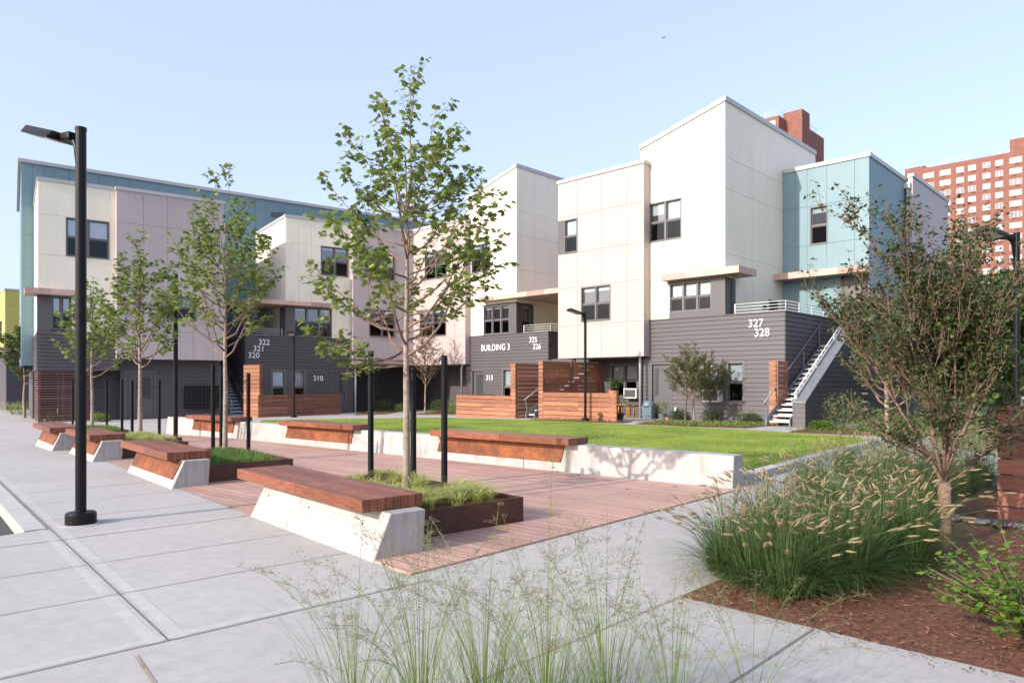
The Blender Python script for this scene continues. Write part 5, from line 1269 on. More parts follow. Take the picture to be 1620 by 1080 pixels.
# ------------------------------------------------------------------ trees
def curve(p0, p1, bend, n=7):
    """points from p0 to p1 leaving outward and turning up"""
    out = []
    for k in range(n + 1):
        s = k / n; r = s ** (1 - bend * .45); zz = s ** (1 + bend * .6)
        out.append(Vector((p0.x + (p1.x - p0.x) * r, p0.y + (p1.y - p0.y) * r, p0.z + (p1.z - p0.z) * zz)))
    return out
def make_tree(loc, label, H, th, prof, nbr, r0, leafm='leaf', ls=.09, shape=1, seed=1, dens=1.0, twigs=5, lead=3, group=None, barkm='bark', name='maple_tree', extra=(), tipgap=.0, cat='tree', trunkwob=.04, bend=.55):
    rg = random.Random(seed); t = thing(name, label, cat, loc, 0, group)
    tk = MB(); tw = MB(); lf = MB()
    wob = [Vector((rg.uniform(-1, 1), rg.uniform(-1, 1), 0)) * trunkwob for _ in range(8)]
    def tp(z):
        k = z / H * 6; i = min(6, int(k)); return wob[i].lerp(wob[i + 1], k - i) * min(1, z / th) + Vector((0, 0, z))
    top = H * (.80 if lead > 1 else 1)
    zs = [-.15, 0.05, .15] + [top * (i + 1) / 12 for i in range(12)]; zs = sorted(z for z in zs)
    rad = lambda z: max(.008, r0 * (1 - .82 * max(0, z) / top) * (1.25 if z < .1 else 1))
    tk.tube([tp(max(z, 0)) + Vector((0, 0, min(z, 0))) for z in zs], [rad(z) for z in zs], 12)
    def leaves(pts, s0, step, spread):
        L = sum((pts[i + 1] - pts[i]).length for i in range(len(pts) - 1)); n = max(1, int(L * (1 - s0) / step * dens))
        for _ in range(n):
            s = s0 + (1 - s0) * rg.random() ** .8; k = s * (len(pts) - 1); i = min(len(pts) - 2, int(k)); p = pts[i].lerp(pts[i + 1], k - i)
            c = p + Vector((rg.uniform(-1, 1), rg.uniform(-1, 1), rg.uniform(-.9, .5))) * spread
            leaf(lf, c, rg, ls, shape)
        for _ in range(int(3 * dens) + 1): leaf(lf, pts[-1] + Vector((rg.uniform(-1, 1), rg.uniform(-1, 1), rg.uniform(-.5, .7))) * spread * .8, rg, ls, shape)
    def branch(p0, p1, r, nt_, bd=bend):
        pts = curve(p0, p1, bd); j = [Vector((rg.uniform(-1, 1), rg.uniform(-1, 1), rg.uniform(-.6, .6))) * .025 for _ in pts]; pts = [p + (q if 0 < i else q * 0) for i, (p, q) in enumerate(zip(pts, j))]
        n = len(pts); tk_ = tk if r > .012 else tw
        tw.tube(pts, [max(.0035, r * (1 - .8 * i / (n - 1))) for i in range(n)], 6)
        L = (p1 - p0).length
        for q in range(nt_):
            s = .28 + .68 * (q + rg.random() * .8) / nt_; k = s * (n - 1); i = min(n - 2, int(k)); b = pts[i].lerp(pts[i + 1], k - i)
            a = rg.uniform(0, 2 * pi); ln = L * rg.uniform(.16, .34) * (1.15 - .5 * s)
            out = Vector((b.x, b.y, 0)); out = out.normalized() if out.length > .05 else Vector((cos(a), sin(a), 0))
            d = (out * rg.uniform(.2, .9) + Vector((cos(a), sin(a), 0)) * .8 + Vector((0, 0, rg.uniform(.15, 1.1)))).normalized()
            e = b + d * ln; m = b.lerp(e, .5) + Vector((0, 0, -.03 * ln)); tw.tube([b, m, e], [max(.003, r * .35), .003, .0018], 5)
            leaves([b, m, e], .1, .028 * ls / .09, ls * .8)
        leaves(pts, .45 if L > .6 else .2, .045 * ls / .09, ls * .9)
    for i in range(nbr):
        f = (i + rg.random() * .7) / nbr; z0 = th + (top - th) * f ** 1.1 * .9; a = i * 2.399 + rg.uniform(-.4, .4)
        ze = min(H * .99, z0 + (H - z0) * rg.uniform(.22, .55)); tt = (ze - th) / (H - th); R_ = prof(tt) * rg.uniform(.78, 1.08)
        b = tp(z0); branch(b, Vector((b.x + R_ * cos(a), b.y + R_ * sin(a), ze)), rad(z0) * .55, twigs)
    for i in range(lead):
        a = i * 2.1 + rg.random(); z0 = top * rg.uniform(.62, .85); b = tp(z0); R_ = prof(.95) * rg.uniform(.5, 1.0) * (.15 if i == 0 else 1)
        branch(b, Vector((b.x + R_ * cos(a) + .01, b.y + R_ * sin(a), H * (1 if i == 0 else rg.uniform(.84, .97)))), rad(z0) * .6, twigs + 1, .3)
    for (dx, dy, z0, ze) in extra: b = tp(z0); branch(b, Vector((dx, dy, ze)), rad(z0) * .5, twigs + 1, .6)
    tr_ = tk.build('trunk', M[barkm], t); tw.build('branches', M['twig'] if barkm == 'bark' else M['darktwig'], t); lf.build('crown', M[leafm], t)
    return t
def interp(tab):
    def f(t):
        for i in range(len(tab) - 1):
            if t <= tab[i + 1][0]:
                a, b = tab[i], tab[i + 1]; return a[1] + (b[1] - a[1]) * (max(t, a[0]) - a[0]) / (b[0] - a[0])
        return tab[-1][1]
    return f
MG = 'young maples in the planters'
p1f = interp([(0, .95), (.2, 1.22), (.5, 1.15), (.75, .88), (.9, .58), (1, .35)])
make_tree((*tree_xy[0], .2), 'tallest young maple, in the planter beside the nearest bench', 5.08, 1.6, p1f, 27, .050, ls=.074, seed=21, trunkwob=.015, dens=.85, twigs=6, lead=6, group=MG,
          extra=[(-1.25, .1, 1.55, 1.95), (-.9, -.4, 1.5, 1.65), (1.05, .2, 1.9, 2.75), (1.2, -.1, 2.1, 3.05), (-1.2, .1, 1.9, 2.7), (-.75, .1, 1.5, 1.4)])
p2f = interp([(0, .8), (.2, 1.05), (.5, .98), (.75, .75), (.92, .5), (1, .3)])
make_tree((*tree_xy[1], .2), 'second young maple from the camera, behind the second bench', 5.25, 1.7, p2f, 28, .048, ls=.078, seed=35, dens=.8, trunkwob=.02, twigs=6, lead=5, group=MG)
make_tree((*tree_xy[2], .2), 'third young maple from the camera, before the grey door', 4.9, 1.6, interp([(0, .7), (.3, 1.0), (.6, .85), (.85, .4), (1, .1)]), 26, .055, ls=.09, seed=47, dens=.85, trunkwob=.02, twigs=6, lead=3, group=MG)
make_tree((*tree_xy[3], .12), 'farthest young maple of the planters, before the slatted screen', 4.5, 1.5, interp([(0, .8), (.3, 1.25), (.6, .95), (.85, .45), (1, .1)]), 26, .05, ls=.095, seed=58, dens=.9, trunkwob=.02, twigs=6, lead=3, group=MG)
# thin courtyard trees
CG = 'thin trees by the grey houses'
pc = interp([(0, .6), (.3, .95), (.7, .75), (1, .3)])
for i, (px, py, hh, lb) in enumerate([(1084, 669.5, 2.9, 'thin dark-trunked courtyard tree, left of the pair before the window'), (1098, 669, 3.0, 'thin tan-trunked courtyard tree, middle of three by the 327 house'), (1122.5, 667.5, 2.7, 'thin courtyard tree before the window air conditioner')]):
    x, y = G(px, py); make_tree((x, y, 0), lb, hh, .75, pc, 20, .05 - .012 * (i == 2), leafm='leaf2b', ls=.055, shape=0, seed=70 + i, dens=1.9, twigs=8, lead=3, group=CG, barkm='darkbark' if i != 1 else 'bark', name='courtyard_tree')
x, y = G(672.5, 653.5); make_tree((x, y, ter(x, y)), 'upright bronze-leaved tree in the shaded courtyard corner', 5.0, 1.4, interp([(0, .4), (.4, 1.0), (.8, .8), (1, .3)]), 30, .05, leafm='leafbrown', ls=.08, shape=0, seed=81, dens=1.2, twigs=6, lead=4, group=CG, name='courtyard_tree', bend=.1)
x, y = G(591, 651); make_tree((x, y, ter(x, y)), 'slender sapling in the shaded bed left of the bronze tree', 2.6, .9, interp([(0, .2), (.5, .35), (1, .1)]), 9, .025, leafm='leaf', ls=.09, shape=0, seed=82, dens=.8, twigs=3, lead=1, group=CG, name='courtyard_tree')
x, y = G(1405, 700); make_tree((x, y, 0), 'pale-trunked tree right of the bright outdoor stair', 4.4, .8, interp([(0, .7), (.4, 1.2), (.8, .7), (1, .2)]), 30, .07, leafm='leaf2b', ls=.07, shape=0, seed=83, dens=1.5, twigs=7, lead=3, group=CG, name='courtyard_tree')
x, y = (-26.4, 38.5); make_tree((x, y, ter(x, y)), 'leafy street tree beyond the left corner house', 5.6, 1.8, interp([(0, 1.0), (.4, 1.5), (.8, .9), (1, .2)]), 26, .08, leafm='leaffar', ls=.16, shape=0, seed=84, dens=1.6, twigs=6, lead=3, name='street_tree')
# background trees at the right
BG = 'background trees beyond the right-hand path'
def bigtree(x, y, H, R_, seed, label, lm='leaffar', n=5200, ls=.24):
    rg = random.Random(seed); t = thing('background_tree', label, 'tree', (x, y, 0), 0, BG)
    tk = MB(); tk.tube([(0, 0, -.1), (.1, 0, H * .4), (0, .1, H * .8)], [.2, .14, .05], 8)
    lf = MB(); cl = []
    for i in range(26):
        a = rg.uniform(0, 2 * pi); z = H * (.18 + .78 * rg.random()); rr = R_ * sin(pi * min(.97, (z / H) ** .8)) * rg.uniform(.35, 1.0)
        c = Vector((rr * cos(a), rr * sin(a), z)); cl.append((c, rg.uniform(.35, .7) * R_ * .55)); tk.tube([(0, 0, z * .55), tuple(c * .6 + Vector((0, 0, z * .35))), tuple(c)], [.06, .035, .01], 5)
    for _ in range(n):
        c, r = cl[rg.randrange(len(cl))]; d = Vector((rg.gauss(0, 1), rg.gauss(0, 1), rg.gauss(0, 1))); d = d.normalized() * r * rg.random() ** .4
        leaf(lf, c + d, rg, ls, 0)
    tk.build('trunk', M['darkbark'], t); lf.build('crown', M[lm], t)
for i, (x, y, H_, R_, lb) in enumerate([(15.2, 24.5, 5.2, 2.2, 'dense dark tree just right of the mauve end block'), (18.9, 27.5, 5.6, 2.6, 'dense tree before the foot of the brick tower'), (21.5, 29.5, 6.2, 2.8, 'dark tree at the right edge, behind the black lamp post'),
                                    (25.5, 36, 7.0, 3.4, 'farther tree between the brick tower and the lamp post'), (30, 38, 7.4, 3.4, 'farthest tree at the right edge of the view'), (34, 40, 7.5, 3.6, 'background tree past the right edge, beside the farthest one'), (16.9, 19.8, 3.8, 1.7, 'low bushy tree behind the dark wooden fence')]):
    bigtree(x, y, H_, R_, 100 + i, lb, n=4200)
mb = MB(); rg = random.Random(9)
for k in range(5000):
    x = rg.uniform(10.5, 30); y = rg.uniform(16, 24) + (x - 10) * .35; leaf(mb, (x, y, .05 + .5 * rg.random() ** 2), rg, .14)
tag(mb.build('undergrowth', M['grassmix']), 'rough sunlit grass and weeds beneath the trees at the right', 'undergrowth', kind='stuff')
sheet('grass_bank', [(9.9, 15.5), (30, 13), (60, 40), (40, 60), (13, 26)], .014, M['soil'])
# round shrubs by the grey wall
def shrub(x, y, r, h, seed, label, lm='leaf2', ls=.05, n=1500, name='shrub', z=None, group='low shrubs by the houses'):
    rg = random.Random(seed); t = thing(name, label, 'shrub', (x, y, ter(x, y) if z is None else z), 0, group); mb = MB(); st_ = MB()
    for k in range(9):
        a = rg.uniform(0, 6.28); st_.tube([(0, 0, 0), (r * .5 * cos(a), r * .5 * sin(a), h * .5), (r * .8 * cos(a), r * .8 * sin(a), h * .85)], [.012, .008, .003], 5)
    for _ in range(n):
        a = rg.uniform(0, 2 * pi); u = rg.random() ** .45; ph = rg.uniform(.05, 1); rr = r * u * sqrt(1 - (ph - .35) ** 2 * 1.2 if abs(ph - .35) < .9 else .1)
        leaf(mb, (rr * cos(a), rr * sin(a), h * ph * (.75 + .35 * rg.random()) + .03 * sin(a * 3)), rg, ls)
    st_.build('stem', M['darktwig'], t); mb.build('foliage', M[lm], t); return t
for i, (px, py, r, h, lb) in enumerate([(1074, 664, .42, .42, 'round dark shrub behind the two nearest-set courtyard trunks'), (1127, 666, .45, .5, 'round dark shrub below the window air conditioner'), (1184, 669, .42, .40, 'round dark shrub alone near the outdoor stair foot')]):
    x, y = G(px, py); shrub(x, y, r, h, 200 + i, lb)
for i, (px, py, r, h, lm, lb) in enumerate([(608, 651, .7, .75, 'leaf', 'leafy plant in the shaded bed at the far left of the corner'), (700, 653, .8, .75, 'leafbright', 'light green plant between the bronze tree and the cedar fence'), (716, 654, .6, .7, 'leaf', 'green plant touching the left end of the cedar fence'), (640, 651, .6, .5, 'leaf', 'low plant behind the maple trunk in the shaded corner'),
        (1335, 676, .75, 1.15, 'leaf', 'leafy green shrub against the dark stair wall'), (1300, 679, .35, .3, 'leafbright', 'low bright plant beside the stair wall'), (1390, 682, .7, .7, 'leafbright', 'bright shrub under the pale-trunked tree'),
        (20, 655, .9, .75, 'yellowgrass', 'yellow-green shrub on the far pavement at the left edge'), (33, 656, .6, .9, 'leaf', 'green shrub at the corner of the siding, far left'), (85, 664.5, .35, .4, 'leaf', 'small green plant at the foot of the slatted screen'), (160, 667, .4, .4, 'leaf', 'small green plant beside the black cabinet'), (292, 652, .5, .35, 'leaf', 'small green plant below the mailboxes'), (325, 652, .4, .3, 'leaf', 'low green plant right of the mailboxes')]):
    x, y = G(px, py); shrub(x, y, r, h, 220 + i, lb, lm, .07, 900)
# beds near houses
def bedsheet(name, pts, cover=None, n=900, ls=.06, h=.12, seed=3, label=None):
    P = [G(*p) for p in pts]; sheet(name, P, .02, M['mulch'], .03)
    if cover:
        rg = random.Random(seed); mb = MB(); xs = [p[0] for p in P]; ys = [p[1] for p in P]; c = 0; tries = 0
        while c < n and tries < n * 30:
            tries += 1; x, y = rg.uniform(min(xs), max(xs)), rg.uniform(min(ys), max(ys))
            if inside((x, y), P): leaf(mb, (x, y, ter(x, y) + .03 + h * rg.random()), rg, ls, 0, .3); c += 1
        tag(mb.build('ground_cover', M[cover]), label, 'ground cover', kind='stuff')
bedsheet('planting_bed', [(1005, 671), (1040, 667), (1240, 671), (1178, 677.5), (1090, 675)], 'leaf', 3200, .07, .10, 3, 'low green ground cover under the thin courtyard trees')
bedsheet('planting_bed', [(1247, 684), (1285, 676), (1420, 680), (1420, 690), (1335, 688)], 'leafbright', 700, .07, .10, 4, 'low plants in the mulch beside the stair wall')
bedsheet('planting_bed', [(828, 665.5), (852, 663.5), (1000, 667), (985, 669.5), (900, 668)], 'leafbright', 500, .07, .08, 5, 'thin strip of low plants along the foot of the cedar fence')
bedsheet('planting_bed', [(560, 656.5), (575, 650), (640, 650), (610, 655)], 'leaf', 250, .08, .1, 6, 'low plants in the left part of the shaded corner bed')
bedsheet('planting_bed', [(655, 656), (690, 650), (722, 652), (722, 656)], 'leaf', 250, .08, .1, 7, 'low plants around the bronze tree')

# ------------------------------------------------------------------ planter grasses
rgp = random.Random(77)
for i, (c, z0, W, L, h) in enumerate(plant_loc):
    kind = ['yellowgrass', 'greengrass', 'yellowgrass', 'greengrass'][i]; d = PL; cc = (-PL[1], PL[0])
    n = 54 if i in (0, 2) else 60; nn = 0; bulk = MB()
    for k in range(n):
        if i == 0: a, b = [(.2 + .5 * rgp.random(), .1 + 1.2 * rgp.random()), (rgp.uniform(.6, 2.6), rgp.uniform(.1, 1.35))][k % 2]
        else: a, b = rgp.uniform(.15, L - .15), rgp.uniform(.12, W - .12)
        x = c[0] + d[0] * a + cc[0] * b; y = c[1] + d[1] * a + cc[1] * b
        mb = MB()
        if kind == 'yellowgrass': blades(mb, 0, 0, 0, 80, .06, .27, .010, 1.9, 4, rgp)
        else: blades(bulk, x, y, z0 + h - .055, 95, .16, .15, .007, .7, 2, rgp); continue
        t = thing('grass_tuft', ['striped yellow-green grass tuft in the planter round the tallest maple', 'short green grass tuft in the second planter', 'yellow-green grass tuft in the third planter', 'green grass tuft in the farthest planter'][i], 'grass', (x, y, z0 + h - .055), 0, ['yellow-green tufts in the nearest planter', 'green tufts in the second planter', 'yellow-green tufts in the third planter', 'green tufts in the farthest planter'][i])
        mb.build('blades', M[kind], t)
    if i in (1, 3): tag(bulk.build('planter_grass', M[kind]), ['', 'short dense green grass filling the second planter', '', 'green grass filling the farthest planter'][i], 'grass', kind='stuff')

# ------------------------------------------------------------------ fountain grass
def fgrass(x, y, seed, label, s=1.0, heads=50, lean=(0, 0)):
    rg = random.Random(seed); t = thing('fountain_grass', label, 'grass', (x, y, .02), 0, 'fountain grass clumps in the mulch bed'); mb = MB(); sh = MB()
    for _ in range(820):
        a = rg.uniform(0, 2 * pi); r0_ = .15 * sqrt(rg.random()) * s; bx, by = r0_ * cos(a), r0_ * sin(a)
        L = s * rg.uniform(.42, .86); out = rg.uniform(.15, 1.3); a2 = a + rg.uniform(-.5, .5); wd = rg.uniform(.004, .007)
        dx, dy = cos(a2), sin(a2); px, py = -dy * wd / 2, dx * wd / 2; n0 = len(mb.v); S = 4
        for k in range(S):
            q = k / S; rr = L * out * (q ** 1.35) * .85; z = L * (q * (1.05 - .3 * out) - (.95 * out - .15) * q * q * .55)
            w_ = 1 - q ** 2; cx_, cy_ = bx + dx * rr, by + dy * rr; mb.v += [(cx_ - px * w_, cy_ - py * w_, z), (cx_ + px * w_, cy_ + py * w_, z)]
        q = 1; rr = L * out * .85; z = L * ((1.05 - .3 * out) - (.95 * out - .15) * .55); mb.v.append((bx + dx * rr, by + dy * rr, max(z, .02)))
        for k in range(S - 1): i = n0 + 2 * k; mb.f.append((i, i + 1, i + 3, i + 2)); mb.m.append(0); mb.sm.append(False)
        i = n0 + 2 * (S - 1); mb.f.append((i, i + 1, n0 + 2 * S)); mb.m.append(0); mb.sm.append(False)
    for _ in range(heads):
        a = rg.uniform(0, 2 * pi); L = s * rg.uniform(.6, .88); out = rg.uniform(.12, .9); dx, dy = cos(a), sin(a); pts = []
        for k in range(6):
            q = k / 5; rr = L * out * q ** 1.5; z = L * (q - .38 * out * q * q); pts.append(Vector((dx * rr, dy * rr, z)))
        mb.tube(pts, .0014, 4, 0, False)
        d = (pts[-1] - pts[-2]).normalized(); d = (d + Vector((dx, dy, -.35)) * rg.uniform(0, .9)).normalized(); hl = rg.uniform(.055, .095)
        p = pts[-1]; e = p + d * hl
        sh.tube([p, p + d * hl * .15, p + d * hl * .6, e], [.002, .0068, .0075, .003], 6)
        x_ = d.cross(Vector((0, 0, 1))).normalized(); y_ = d.cross(x_)
        for k in range(38):
            u = rg.random(); b = p + d * hl * u; an = rg.uniform(0, 6.28); o = (x_ * cos(an) + y_ * sin(an)); tip = b + o * .0145 * (.6 + .8 * sin(pi * min(1, u + .15))) + d * .016; sd__ = d.cross(o) * .0016; sh.face([tuple(b - sd__), tuple(b + sd__), tuple(tip)])
    mb.build('blades', M['blade'], t); sh.build('seed_heads', M['seed'], t)
FG = [(1150, 912, 'small fountain grass clump leaning over the path, at the very left of the bed', .85), (1240, 945, 'low fountain grass clump in front, between the two leftmost big ones', .8), (1350, 925, 'low fountain grass clump in front of the middle of the drift', .85), (1215, 868, 'fountain grass clump leaning over the path edge behind the leftmost one', .9), (1440, 905, 'low fountain grass clump in front of the tree trunk, on its left', .85), (1285, 790, 'fountain grass clump leaning over the path, half way along the drift', .9), (1195, 928, 'fountain grass clump nearest the pale pavement corner, leftmost of the bed', .95), (1300, 930, 'front fountain grass clump, second from the left', 1.0), (1395, 900, 'fountain grass clump in front, left of the shrubby tree trunk', 1.0),
      (1255, 878, 'fountain grass clump behind the leftmost one, at the path side', 1.0), (1345, 862, 'fountain grass clump in the middle of the drift', 1.05), (1450, 862, 'fountain grass clump close to the left of the tree trunk', 1.0),
      (1310, 822, 'fountain grass clump at the path side, middle of the drift', 1.0), (1400, 815, 'fountain grass clump behind the middle one', 1.05), (1475, 812, 'fountain grass clump just behind the tree trunk', 1.0),
      (1370, 780, 'back fountain grass clump on the path side', 1.0), (1445, 776, 'back fountain grass clump seen between the tree stems', 1.0), (1520, 785, 'fountain grass clump between the tree trunk and the wooden fence', 1.0), (1415, 755, 'farthest fountain grass clump by the path', 1.0), (1490, 752, 'farthest fountain grass clump on the right', 1.0), (1550, 770, 'fountain grass clump beside the wooden fence end', .9), (1340, 755, 'farthest-left fountain grass clump, along the lawn path', .85)]
for i, (px, py, lb, s) in enumerate(FG): x, y = G(px, py); fgrass(x, y, 300 + i, lb, s)

# ------------------------------------------------------------------ shrubby tree in the bed
def shrubtree():
    rg = random.Random(404); x, y = G(1497, 868); t = thing('shrubby_tree', 'many-stemmed shrubby tree with small dark leaves rising from the mulch bed', 'tree', (x, y, 0)); tk = MB(); tw = MB(); lf = MB()
    tk.tube([(0, 0, -.1), (0, 0, .03), (-.01, 0, .3), (-.02, 0, .6)], [.065, .055, .048, .055], 12)
    def grow(p, d, L, r, lev):
        n = 5; pts = [p]; q = p.copy(); dd = d.normalized()
        for k in range(n):
            dd = (dd + Vector((rg.uniform(-1, 1), rg.uniform(-1, 1), rg.uniform(-.5, .9))) * .13).normalized(); q = q + dd * L / n; pts.append(q.copy())
        (tk if lev == 0 else tw).tube(pts, [max(.0016, r * (1 - .62 * k / n)) for k in range(n + 1)], 8 if lev == 0 else 5)
        if lev >= 2 or (lev == 1):
            for _ in range(int(L * (17 if lev >= 2 else 7))):
                s = rg.random(); k = s * n; i = min(n - 1, int(k)); c = pts[i].lerp(pts[i + 1], k - i)
                leaf(lf, c + Vector((rg.uniform(-1, 1), rg.uniform(-1, 1), rg.uniform(-1, 1))) * .03, rg, .042, 0, .6)
            for _ in range(3): leaf(lf, pts[-1] + Vector((rg.uniform(-1, 1), rg.uniform(-1, 1), rg.uniform(-1, 1))) * .035, rg, .048, 0, .6)
        if lev < 3:
            m = [10, 7, 5][lev]
            for c_ in range(m):
                s = rg.uniform(.25 if lev else .3, 1); k = s * n; i = min(n - 1, int(k)); b = pts[i].lerp(pts[i + 1], k - i)
                a = rg.uniform(0, 6.28); side = Vector((cos(a), sin(a), rg.uniform(-.1, .9)))
                nd = (dd * 1.15 + side * .55).normalized()
                if nd.z < -.05: nd.z = .1
                grow(b, nd, L * rg.uniform(.3, .58), max(.003, r * .42 * (1.1 - .4 * s)), lev + 1)
    for k in range(9):
        a = k * 2 * pi / 9 + rg.uniform(-.25, .25); sp = [.2, .42, .3, .55, .24, .48][k % 6]; b = Vector((-.02, 0, .52 + .02 * k))
        grow(b, Vector((cos(a) * sp, sin(a) * sp, 1.0 + .2 * rg.random())), rg.uniform(1.25, 1.8), .017, 0)
    for k in range(10):
        a = k * .66 + rg.uniform(-.3, .3); grow(Vector((-.02, 0, .58 + .05 * k)), Vector((cos(a), sin(a), .28 + .25 * rg.random())), rg.uniform(.6, 1.0), .010, 1)
    tk.build('trunk', M['bark2'], t); tw.build('branches', M['redtwig'], t); lf.build('crown', M['leafshrub'], t)
shrubtree()
# bright shrub at the lower right
def brightshrub(x, y, R_, H_, n, seed, label):
    rg = random.Random(seed); t = thing('shrub', label, 'shrub', (x, y, .02)); st_ = MB(); lf = MB()
    for k in range(n):
        a = rg.uniform(0, 6.28); rr = R_ * rg.uniform(.2, 1); e = Vector((rr * cos(a), rr * sin(a), H_ * rg.uniform(.35, 1.05) * (1.1 - .45 * rr / R_))); m = Vector((e.x * .35, e.y * .35, e.z * .55)); st_.tube([(0, 0, 0), m, e], [.006, .004, .0018], 5)
        for q in range(17):
            s = .35 + .65 * q / 16; p = m.lerp(e, (s - .35) / .65) if s > .35 else m; leaf(lf, p + Vector((rg.uniform(-1, 1), rg.uniform(-1, 1), rg.uniform(-1, 1))) * .022, rg, .052, 0, -.5)
    st_.build('stem', M['darktwig'], t); lf.build('foliage', M['leafbright'], t)
brightshrub(2.98, 4.12, .56, .66, 85, 501, 'bright green leafy shrub in the mulch at the lower right corner')
brightshrub(4.4, 5.6, .4, .5, 45, 502, 'smaller bright green shrub at the right edge, before the wooden fence')
# wooden fence right, edging, stones
fx, fy = G(1578, 828); tf3 = thing('wooden_fence', 'red-brown plank fence at the right edge, behind the mulch bed', 'fence', (fx, fy, 0), R.rz)
n = 7
mb = MB()
for k in range(n):
    z = .03 + k * .168; mb.box(0, 2.6, 0, .04, z, z + .15); mb.box(2.606, 5.2, 0, .04, z, z + .15)
mb.build('planks', M['redplank'], tf3)
mb = MB(); mb.box(-.03, 5.2, -.04, .12, n * .168 + .03, n * .168 + .065); mb.build('cap_rail', M['redplank'], tf3)
for a in (.03, 1.3, 2.6): mb = MB(); mb.box(a, a + .09, .045, .13, -.1, n * .168 + .028); mb.build('post', M['brownslat'], tf3)
mb = MB()
for k in range(n): z = .03 + k * .168; mb.box(-.0, .04, .14, 3.2, z, z + .15)
mb.build('return_planks', M['redplank'], tf3)
e0, e1 = G(1530, 826), G(1640, 842); mb = MB(); mb.bar((e0[0], e0[1], .035), (e1[0], e1[1], .035), .012, .05); tag(mb.build('metal_edging', M['steel']), 'thin pale metal edging strip between mulch and stones', 'edging')
rg = random.Random(66); mb = MB()
for k in range(420):
    u, v = rg.uniform(-.75, 2.2), rg.uniform(-.30, -.02); x = fx + u * UX + v * VV[0]; y = fy + u * UY + v * VV[1]; r = rg.uniform(.018, .045)
    P8 = []
    for ring, zz in ((.7, -.35), (1, .05), (.55, .5)):
        P8.append([(x + r * ring * cos(a) * rg.uniform(.8, 1.1), y + r * ring * sin(a) * rg.uniform(.8, 1.1), .03 + r * zz + .01) for a in [j * pi / 3 + k for j in range(6)]])
    n0 = len(mb.v); mb.v += P8[0] + P8[1] + P8[2]
    for j in range(6):
        for q in (0, 6): mb.f.append((n0 + q + j, n0 + q + (j + 1) % 6, n0 + q + 6 + (j + 1) % 6, n0 + q + 6 + j)); mb.m.append(0); mb.sm.append(True)
    mb.f.append(tuple(n0 + 12 + j for j in range(6))); mb.m.append(0); mb.sm.append(False)
tag(mb.build('river_stones', M['stone']), 'strip of grey river stones along the foot of the plank fence', 'stones', kind='stuff')
# bark chips over the mulch
mb = MB(); rg = random.Random(67)
B0 = bedt
for k in range(15000):
    u, v = rg.uniform(0.03, 5.5), rg.uniform(0.03, 6.5) if k > 260 else -abs(rg.gauss(0, .09))
    if rg.random() > 1.2 / (1 + .25 * (v + u)): continue
    x = B0[0] + u * UX + v * VV[0]; y = B0[1] + u * UY + v * VV[1]; a = rg.uniform(0, 6.28); l, w_ = rg.uniform(.008, .026) * (1.7 if rg.random() < .12 else 1), rg.uniform(.003, .009); zz = .016 + rg.uniform(0, .014); dz = rg.uniform(-.006, .006)
    dx, dy = cos(a) * l, sin(a) * l; ex, ey = -sin(a) * w_, cos(a) * w_; mb.face([(x - dx, y - dy, zz - dz), (x + ex, y + ey, zz + .004), (x + dx, y + dy, zz + dz), (x - ex, y - ey, zz + .002)])
tag(mb.build('bark_chips', M['chips']), 'shredded red-brown bark chips covering the bed at the right', 'mulch', kind='stuff')
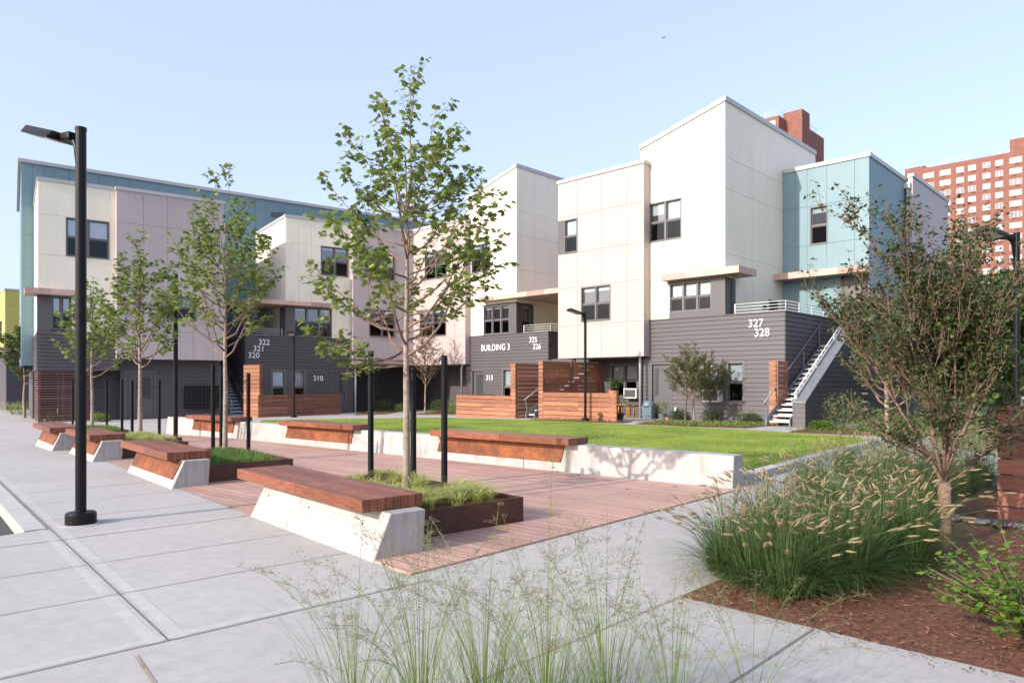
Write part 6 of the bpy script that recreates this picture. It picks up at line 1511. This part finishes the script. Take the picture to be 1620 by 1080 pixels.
# ------------------------------------------------------------------ wispy grass in the foreground
sheet('foreground_bed', [(-.75, 3.3), (1.75, 3.3), (1.75, 1.9), (-.75, 1.9)], .012, M['mulch'], .02)
def wisp(x, y, seed, label, nb=150, ns=16, s=1.0, tall=()):
    rg = random.Random(seed); t = thing('wispy_grass', label, 'grass', (x, y, .01), 0, 'wispy grass clumps at the lower edge'); mb = MB(); ps = MB()
    for _ in range(int(nb * .62)):
        a = rg.uniform(0, 6.28); L = s * rg.uniform(.4, .95); out = rg.uniform(.1, .95); wd = rg.uniform(.0022, .0046); dx, dy = cos(a), sin(a); vx, vy = 1, 0; n0 = len(mb.v); S = 6; r0_ = .16 * rg.random()
        for k in range(S + 1):
            q = k / S; rr = r0_ + L * out * q ** 1.5 * .8; z = L * (q - .42 * out * q ** 2.2); w_ = wd / 2 * (1 - q * .85); mb.v += [(dx * rr - w_ * dy, dy * rr + w_ * dx, z), (dx * rr + w_ * dy, dy * rr - w_ * dx, z)]
        for k in range(S): i = n0 + 2 * k; mb.f.append((i, i + 1, i + 3, i + 2)); mb.m.append(0); mb.sm.append(False)
    stalks = [(rg.uniform(0, 6.28), s * rg.uniform(.75, 1.2), rg.uniform(.15, .85)) for _ in range(ns)] + list(tall)
    for (a, L, out) in stalks:
        pts = []
        dx, dy = cos(a), sin(a)
        for k in range(8):
            q = k / 7; rr = L * out * q ** 1.7 * .8; pts.append(Vector((dx * rr, dy * rr, L * (q - .45 * out * q ** 3))))
        mb.tube(pts, [.0016 - .00012 * k for k in range(8)], 4, 0, False)
        for q_ in range(26):                # airy panicle
            s_ = rg.uniform(.55, 1); k = s_ * 7; i = min(6, int(k)); b = pts[i].lerp(pts[i + 1], k - i); an = rg.uniform(0, 6.28); ln = rg.uniform(.03, .11) * (1.5 - s_)
            d = Vector((cos(an), sin(an), rg.uniform(.1, .9))).normalized(); e = b + d * ln + Vector((0, 0, -.12 * ln)); ps.tube([b, b.lerp(e, .5) + Vector((0, 0, .01 * ln)), e], [.0005, .0004, .0003], 3, 0, False)
            for w in range(4):
                c = b.lerp(e, rg.uniform(.35, 1)) + Vector((rg.uniform(-1, 1), rg.uniform(-1, 1), rg.uniform(-1, 1))) * .008; f_ = .0022; ps.face([tuple(c + Vector((-f_, 0, 0))), tuple(c + Vector((0, f_, -f_))), tuple(c + Vector((f_, 0, 0))), tuple(c + Vector((0, -f_, f_ * 1.6)))])
    mb.build('blades', M['wisp'], t); ps.build('panicles', M['wispseed'], t)
W = [(-.66, 2.98, 'wispy airy grass clump farthest left at the bottom edge', 190, 12, .85, ((2.6, .98, .8), (2.4, .9, .9), (2.9, 1.0, .7))), (-.38, 2.95, 'wispy airy grass clump, second from the left at the bottom edge', 300, 15, .95, ((2.5, 1.05, .9), (1.6, 1.1, .5))), (-.12, 3.0, 'wispy airy grass clump left of the bottom centre', 320, 15, 1.0, ((2.2, 1.08, .5),)),
     (.14, 2.95, 'wispy airy grass clump at the bottom centre with the tallest stalk', 340, 15, 1.0, ((1.0, 1.22, .06),)), (.40, 3.02, 'wispy airy grass clump right of the bottom centre', 300, 14, .92, ()), (.66, 2.95, 'wispy airy grass clump second from the right at the bottom edge', 160, 10, .85, ((.9, 1.0, .5),)), (.98, 2.9, 'sparse wispy grass clump farthest right at the bottom edge', 40, 6, .8, ((.7, .85, .6), (1.2, .85, .6), (.3, .9, .8)))]
for i, (x, y, lb, nb, ns, s, tall) in enumerate(W): wisp(x, y, 600 + i, lb, nb, ns, s, tall)
# drain cover and fallen leaves
x, y = G(1285, 749); mb = MB(); mb.lathe([(.30, 0.0), (.30, .012), (.27, .014)], n=24); o = mb.build('manhole_cover', M['rustcover']); o.location = (x, y, .002); tag(o, 'small rusty round cover in the path by the lawn corner', 'manhole cover')
rg = random.Random(12)
for k, (px, py) in enumerate([(1070, 772), (990, 776), (936, 749), (915, 752), (1040, 812), (870, 790)]):
    x, y = G(px, py); mb = MB(); leaf(mb, (0, 0, .012), rg, .07, 1, 0); o = mb.build('fallen_leaf', M['twig']); o.location = (x, y, .02); tag(o, ['small dry brown leaf on the deck nearest the end of the long concrete wall', 'small dry brown leaf on the deck just left of the shadow of the maple crown', 'small dry brown leaf close to the foot of the long wall, the farther of two', 'small dry brown leaf close to the foot of the long wall, the left one', 'small dry brown leaf on the open deck nearest its right edge', 'small dry brown leaf on the deck beside the rusted planter corner'][k], 'leaf', 'fallen leaves on the deck')
